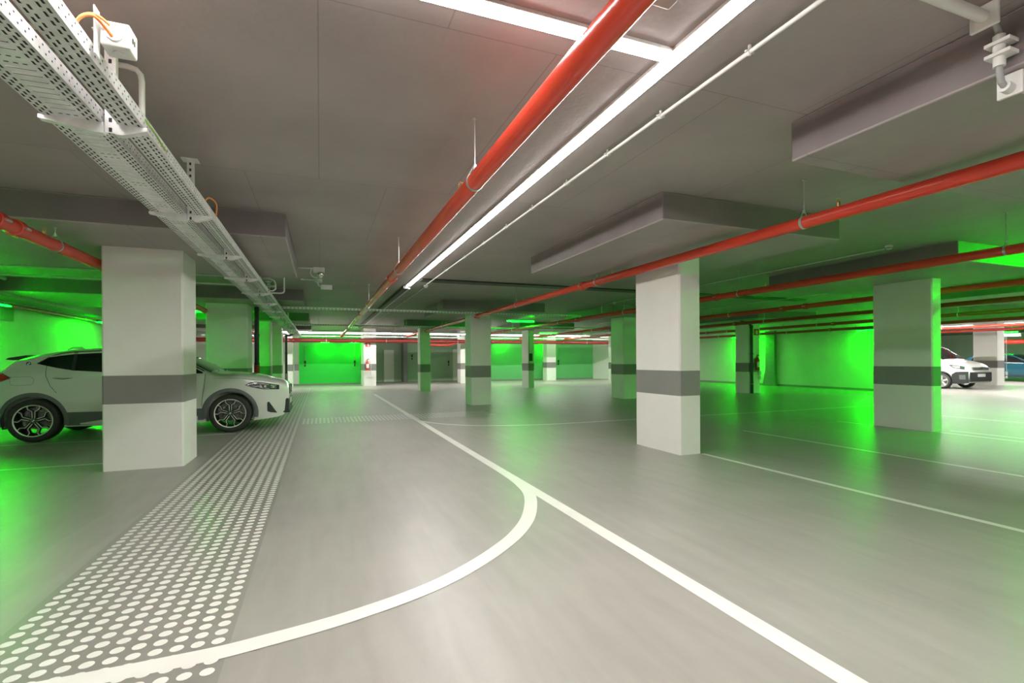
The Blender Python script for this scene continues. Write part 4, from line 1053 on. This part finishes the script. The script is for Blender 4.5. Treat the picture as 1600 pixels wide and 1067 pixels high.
# ---- blue and dark hatchbacks in the far bay
def hatch(label, loc, rz, mat):
    c = empty('car', label, 'car', loc, rz)
    PH = dict(hw=.88, xf=2.05, xr=-1.95, wheels=(1.27, -1.25), wr=.31, ar=.36, r=.11, e=2.9, tumble=.4,
        top=[(-1.95, .9), (-1.88, 1.1), (-1.65, 1.38), (-1.3, 1.45), (-.5, 1.49), (.1, 1.46), (.6, 1.28), (.98, 1.05), (1.2, 1.0), (1.6, .94), (1.9, .82), (2.05, .68)],
        bot=[(-1.95, .45), (-1.85, .25), (1.8, .2), (2.05, .35)], belt=[(-2, 1.02), (1, .95), (2.1, .9)])
    H = Car(PH); H.body(c, mat)
    for wx in PH['wheels']:
        for sd in (-1, 1): make_wheel(c, wx, sd * .86, sd, .31, .19, 'p', badge=False)
    H.patch('side_window', [(-1.5, 1.2), (-1.2, 1.36), (-.1, 1.40)], [(-1.5, 1.1), (-.1, 1.02)], M['glass'], c)
    H.patch('side_window', [(-.04, 1.40), (.3, 1.33), (.85, 1.04)], [(-.04, 1.02), (.85, .985)], M['glass'], c)
    H.topglass('windscreen', .3, .94, .07, M['glass'], c); H.topglass('rear_window', -1.88, -1.62, .1, M['glass'], c)
    H.rib('panel_gap', [(-.07, 1.0), (-.07, .4)], .01, M['black'], c); H.rib('panel_gap', [(.9, .96), (.86, .4)], .01, M['black'], c)
    H.rib('door_handle', [(-.85, .92), (-.68, .92)], .03, M['chrome'], c, .015); H.rib('door_handle', [(.02, .92), (.2, .92)], .03, M['chrome'], c, .015)
    H.patch('sill_cladding', [(-.87, .34), (.9, .34)], [(-.87, .26), (.9, .26)], M['black'], c, .01)
    H.patch('headlight', [(1.62, .80), (1.95, .74)], [(1.62, .72), (1.95, .62)], M['lamp'], c, .006); H.patch('tail_light', [(-1.88, .98), (-1.6, .95)], [(-1.88, .82), (-1.6, .84)], M['tail'], c, .006)
    return c
hatch('dark blue hatchback parked right of the distant white pillar', (35.2, 15.3, 0), -PI / 2, M['blue'])
hatch('dark car half hidden behind the white van', (34.5, 20.8, 0), -PI / 2, M['darkcar'])
hatch('silver hatchback deep in the far bay beyond the blue one', (41.0, 15.0, 0), -PI / 2, M['grille']) if False else None

# one object per separate piece for countable small parts
def split_loose(o):
    bm = bmesh.new(); bm.from_mesh(o.data); left = set(bm.verts); isl = []
    while left:
        st = [left.pop()]; cur = set(st)
        while st:
            v = st.pop()
            for e in v.link_edges:
                u = e.other_vert(v)
                if u in left: left.discard(u); cur.add(u); st.append(u)
        isl.append({v.index for v in cur})
    bm.free()
    if len(isl) < 2: return
    src = o.data
    for k, keep in enumerate(isl):
        b = bmesh.new(); b.from_mesh(src); b.verts.ensure_lookup_table()
        bmesh.ops.delete(b, geom=[v for v in b.verts if v.index not in keep], context='VERTS')
        me = bpy.data.meshes.new(src.name); b.to_mesh(me); b.free()
        for m_ in src.materials: me.materials.append(m_)
        if k == 0: o.data = me
        else:
            c = o.copy(); c.data = me; C.objects.link(c); c.parent = o.parent; c.matrix_parent_inverse = o.matrix_parent_inverse.copy()
SPLIT = {'bolt', 'knockout', 'suspension_wire', 'hanger', 'wiper', 'kidney_grille', 'screw_mark', 'lug_bolt', 'painted_line', 'tube_clamp', 'tube_section', 'spoke_core'}
for o in list(C.objects):
    if o.type == 'MESH' and o.name.split('.')[0] in SPLIT and o.name.split('.')[0] not in ('kidney_grille', 'spoke_core'): split_loose(o)

# ---------------------------------------------------------------- world, view, camera
w = bpy.data.worlds.new('world'); bpy.context.scene.world = w; w.use_nodes = True
w.node_tree.nodes['Background'].inputs['Color'].default_value = (0.6, 0.6, 0.62, 1)
w.node_tree.nodes['Background'].inputs['Strength'].default_value = 0.2
vs = bpy.context.scene.view_settings
vs.view_transform = 'Standard'; vs.look = 'None'; vs.exposure = 0.0; vs.gamma = 1.0

th = math.atan(300 / 775); R = 0.006
fwd = Vector((math.sin(th), math.cos(th), 0)); right0 = Vector((math.cos(th), -math.sin(th), 0)); up0 = Vector((0, 0, 1))
right = right0 * math.cos(R) - up0 * math.sin(R); upv = right0 * math.sin(R) + up0 * math.cos(R)
cd = bpy.data.cameras.new('camera'); cam = bpy.data.objects.new('camera', cd); C.objects.link(cam)
mw = Matrix.Identity(4)
for i in range(3): mw[i][0] = right[i]; mw[i][1] = upv[i]; mw[i][2] = -fwd[i]
mw[0][3], mw[1][3], mw[2][3] = 0, 0, 1.3
cam.matrix_world = mw
cd.sensor_fit = 'HORIZONTAL'; cd.sensor_width = 36; cd.lens = 775 / 1600 * 36
cd.shift_y = (562.4 - 533.5) / 1600
cd.clip_start = 0.05; cd.clip_end = 200
bpy.context.scene.camera = cam
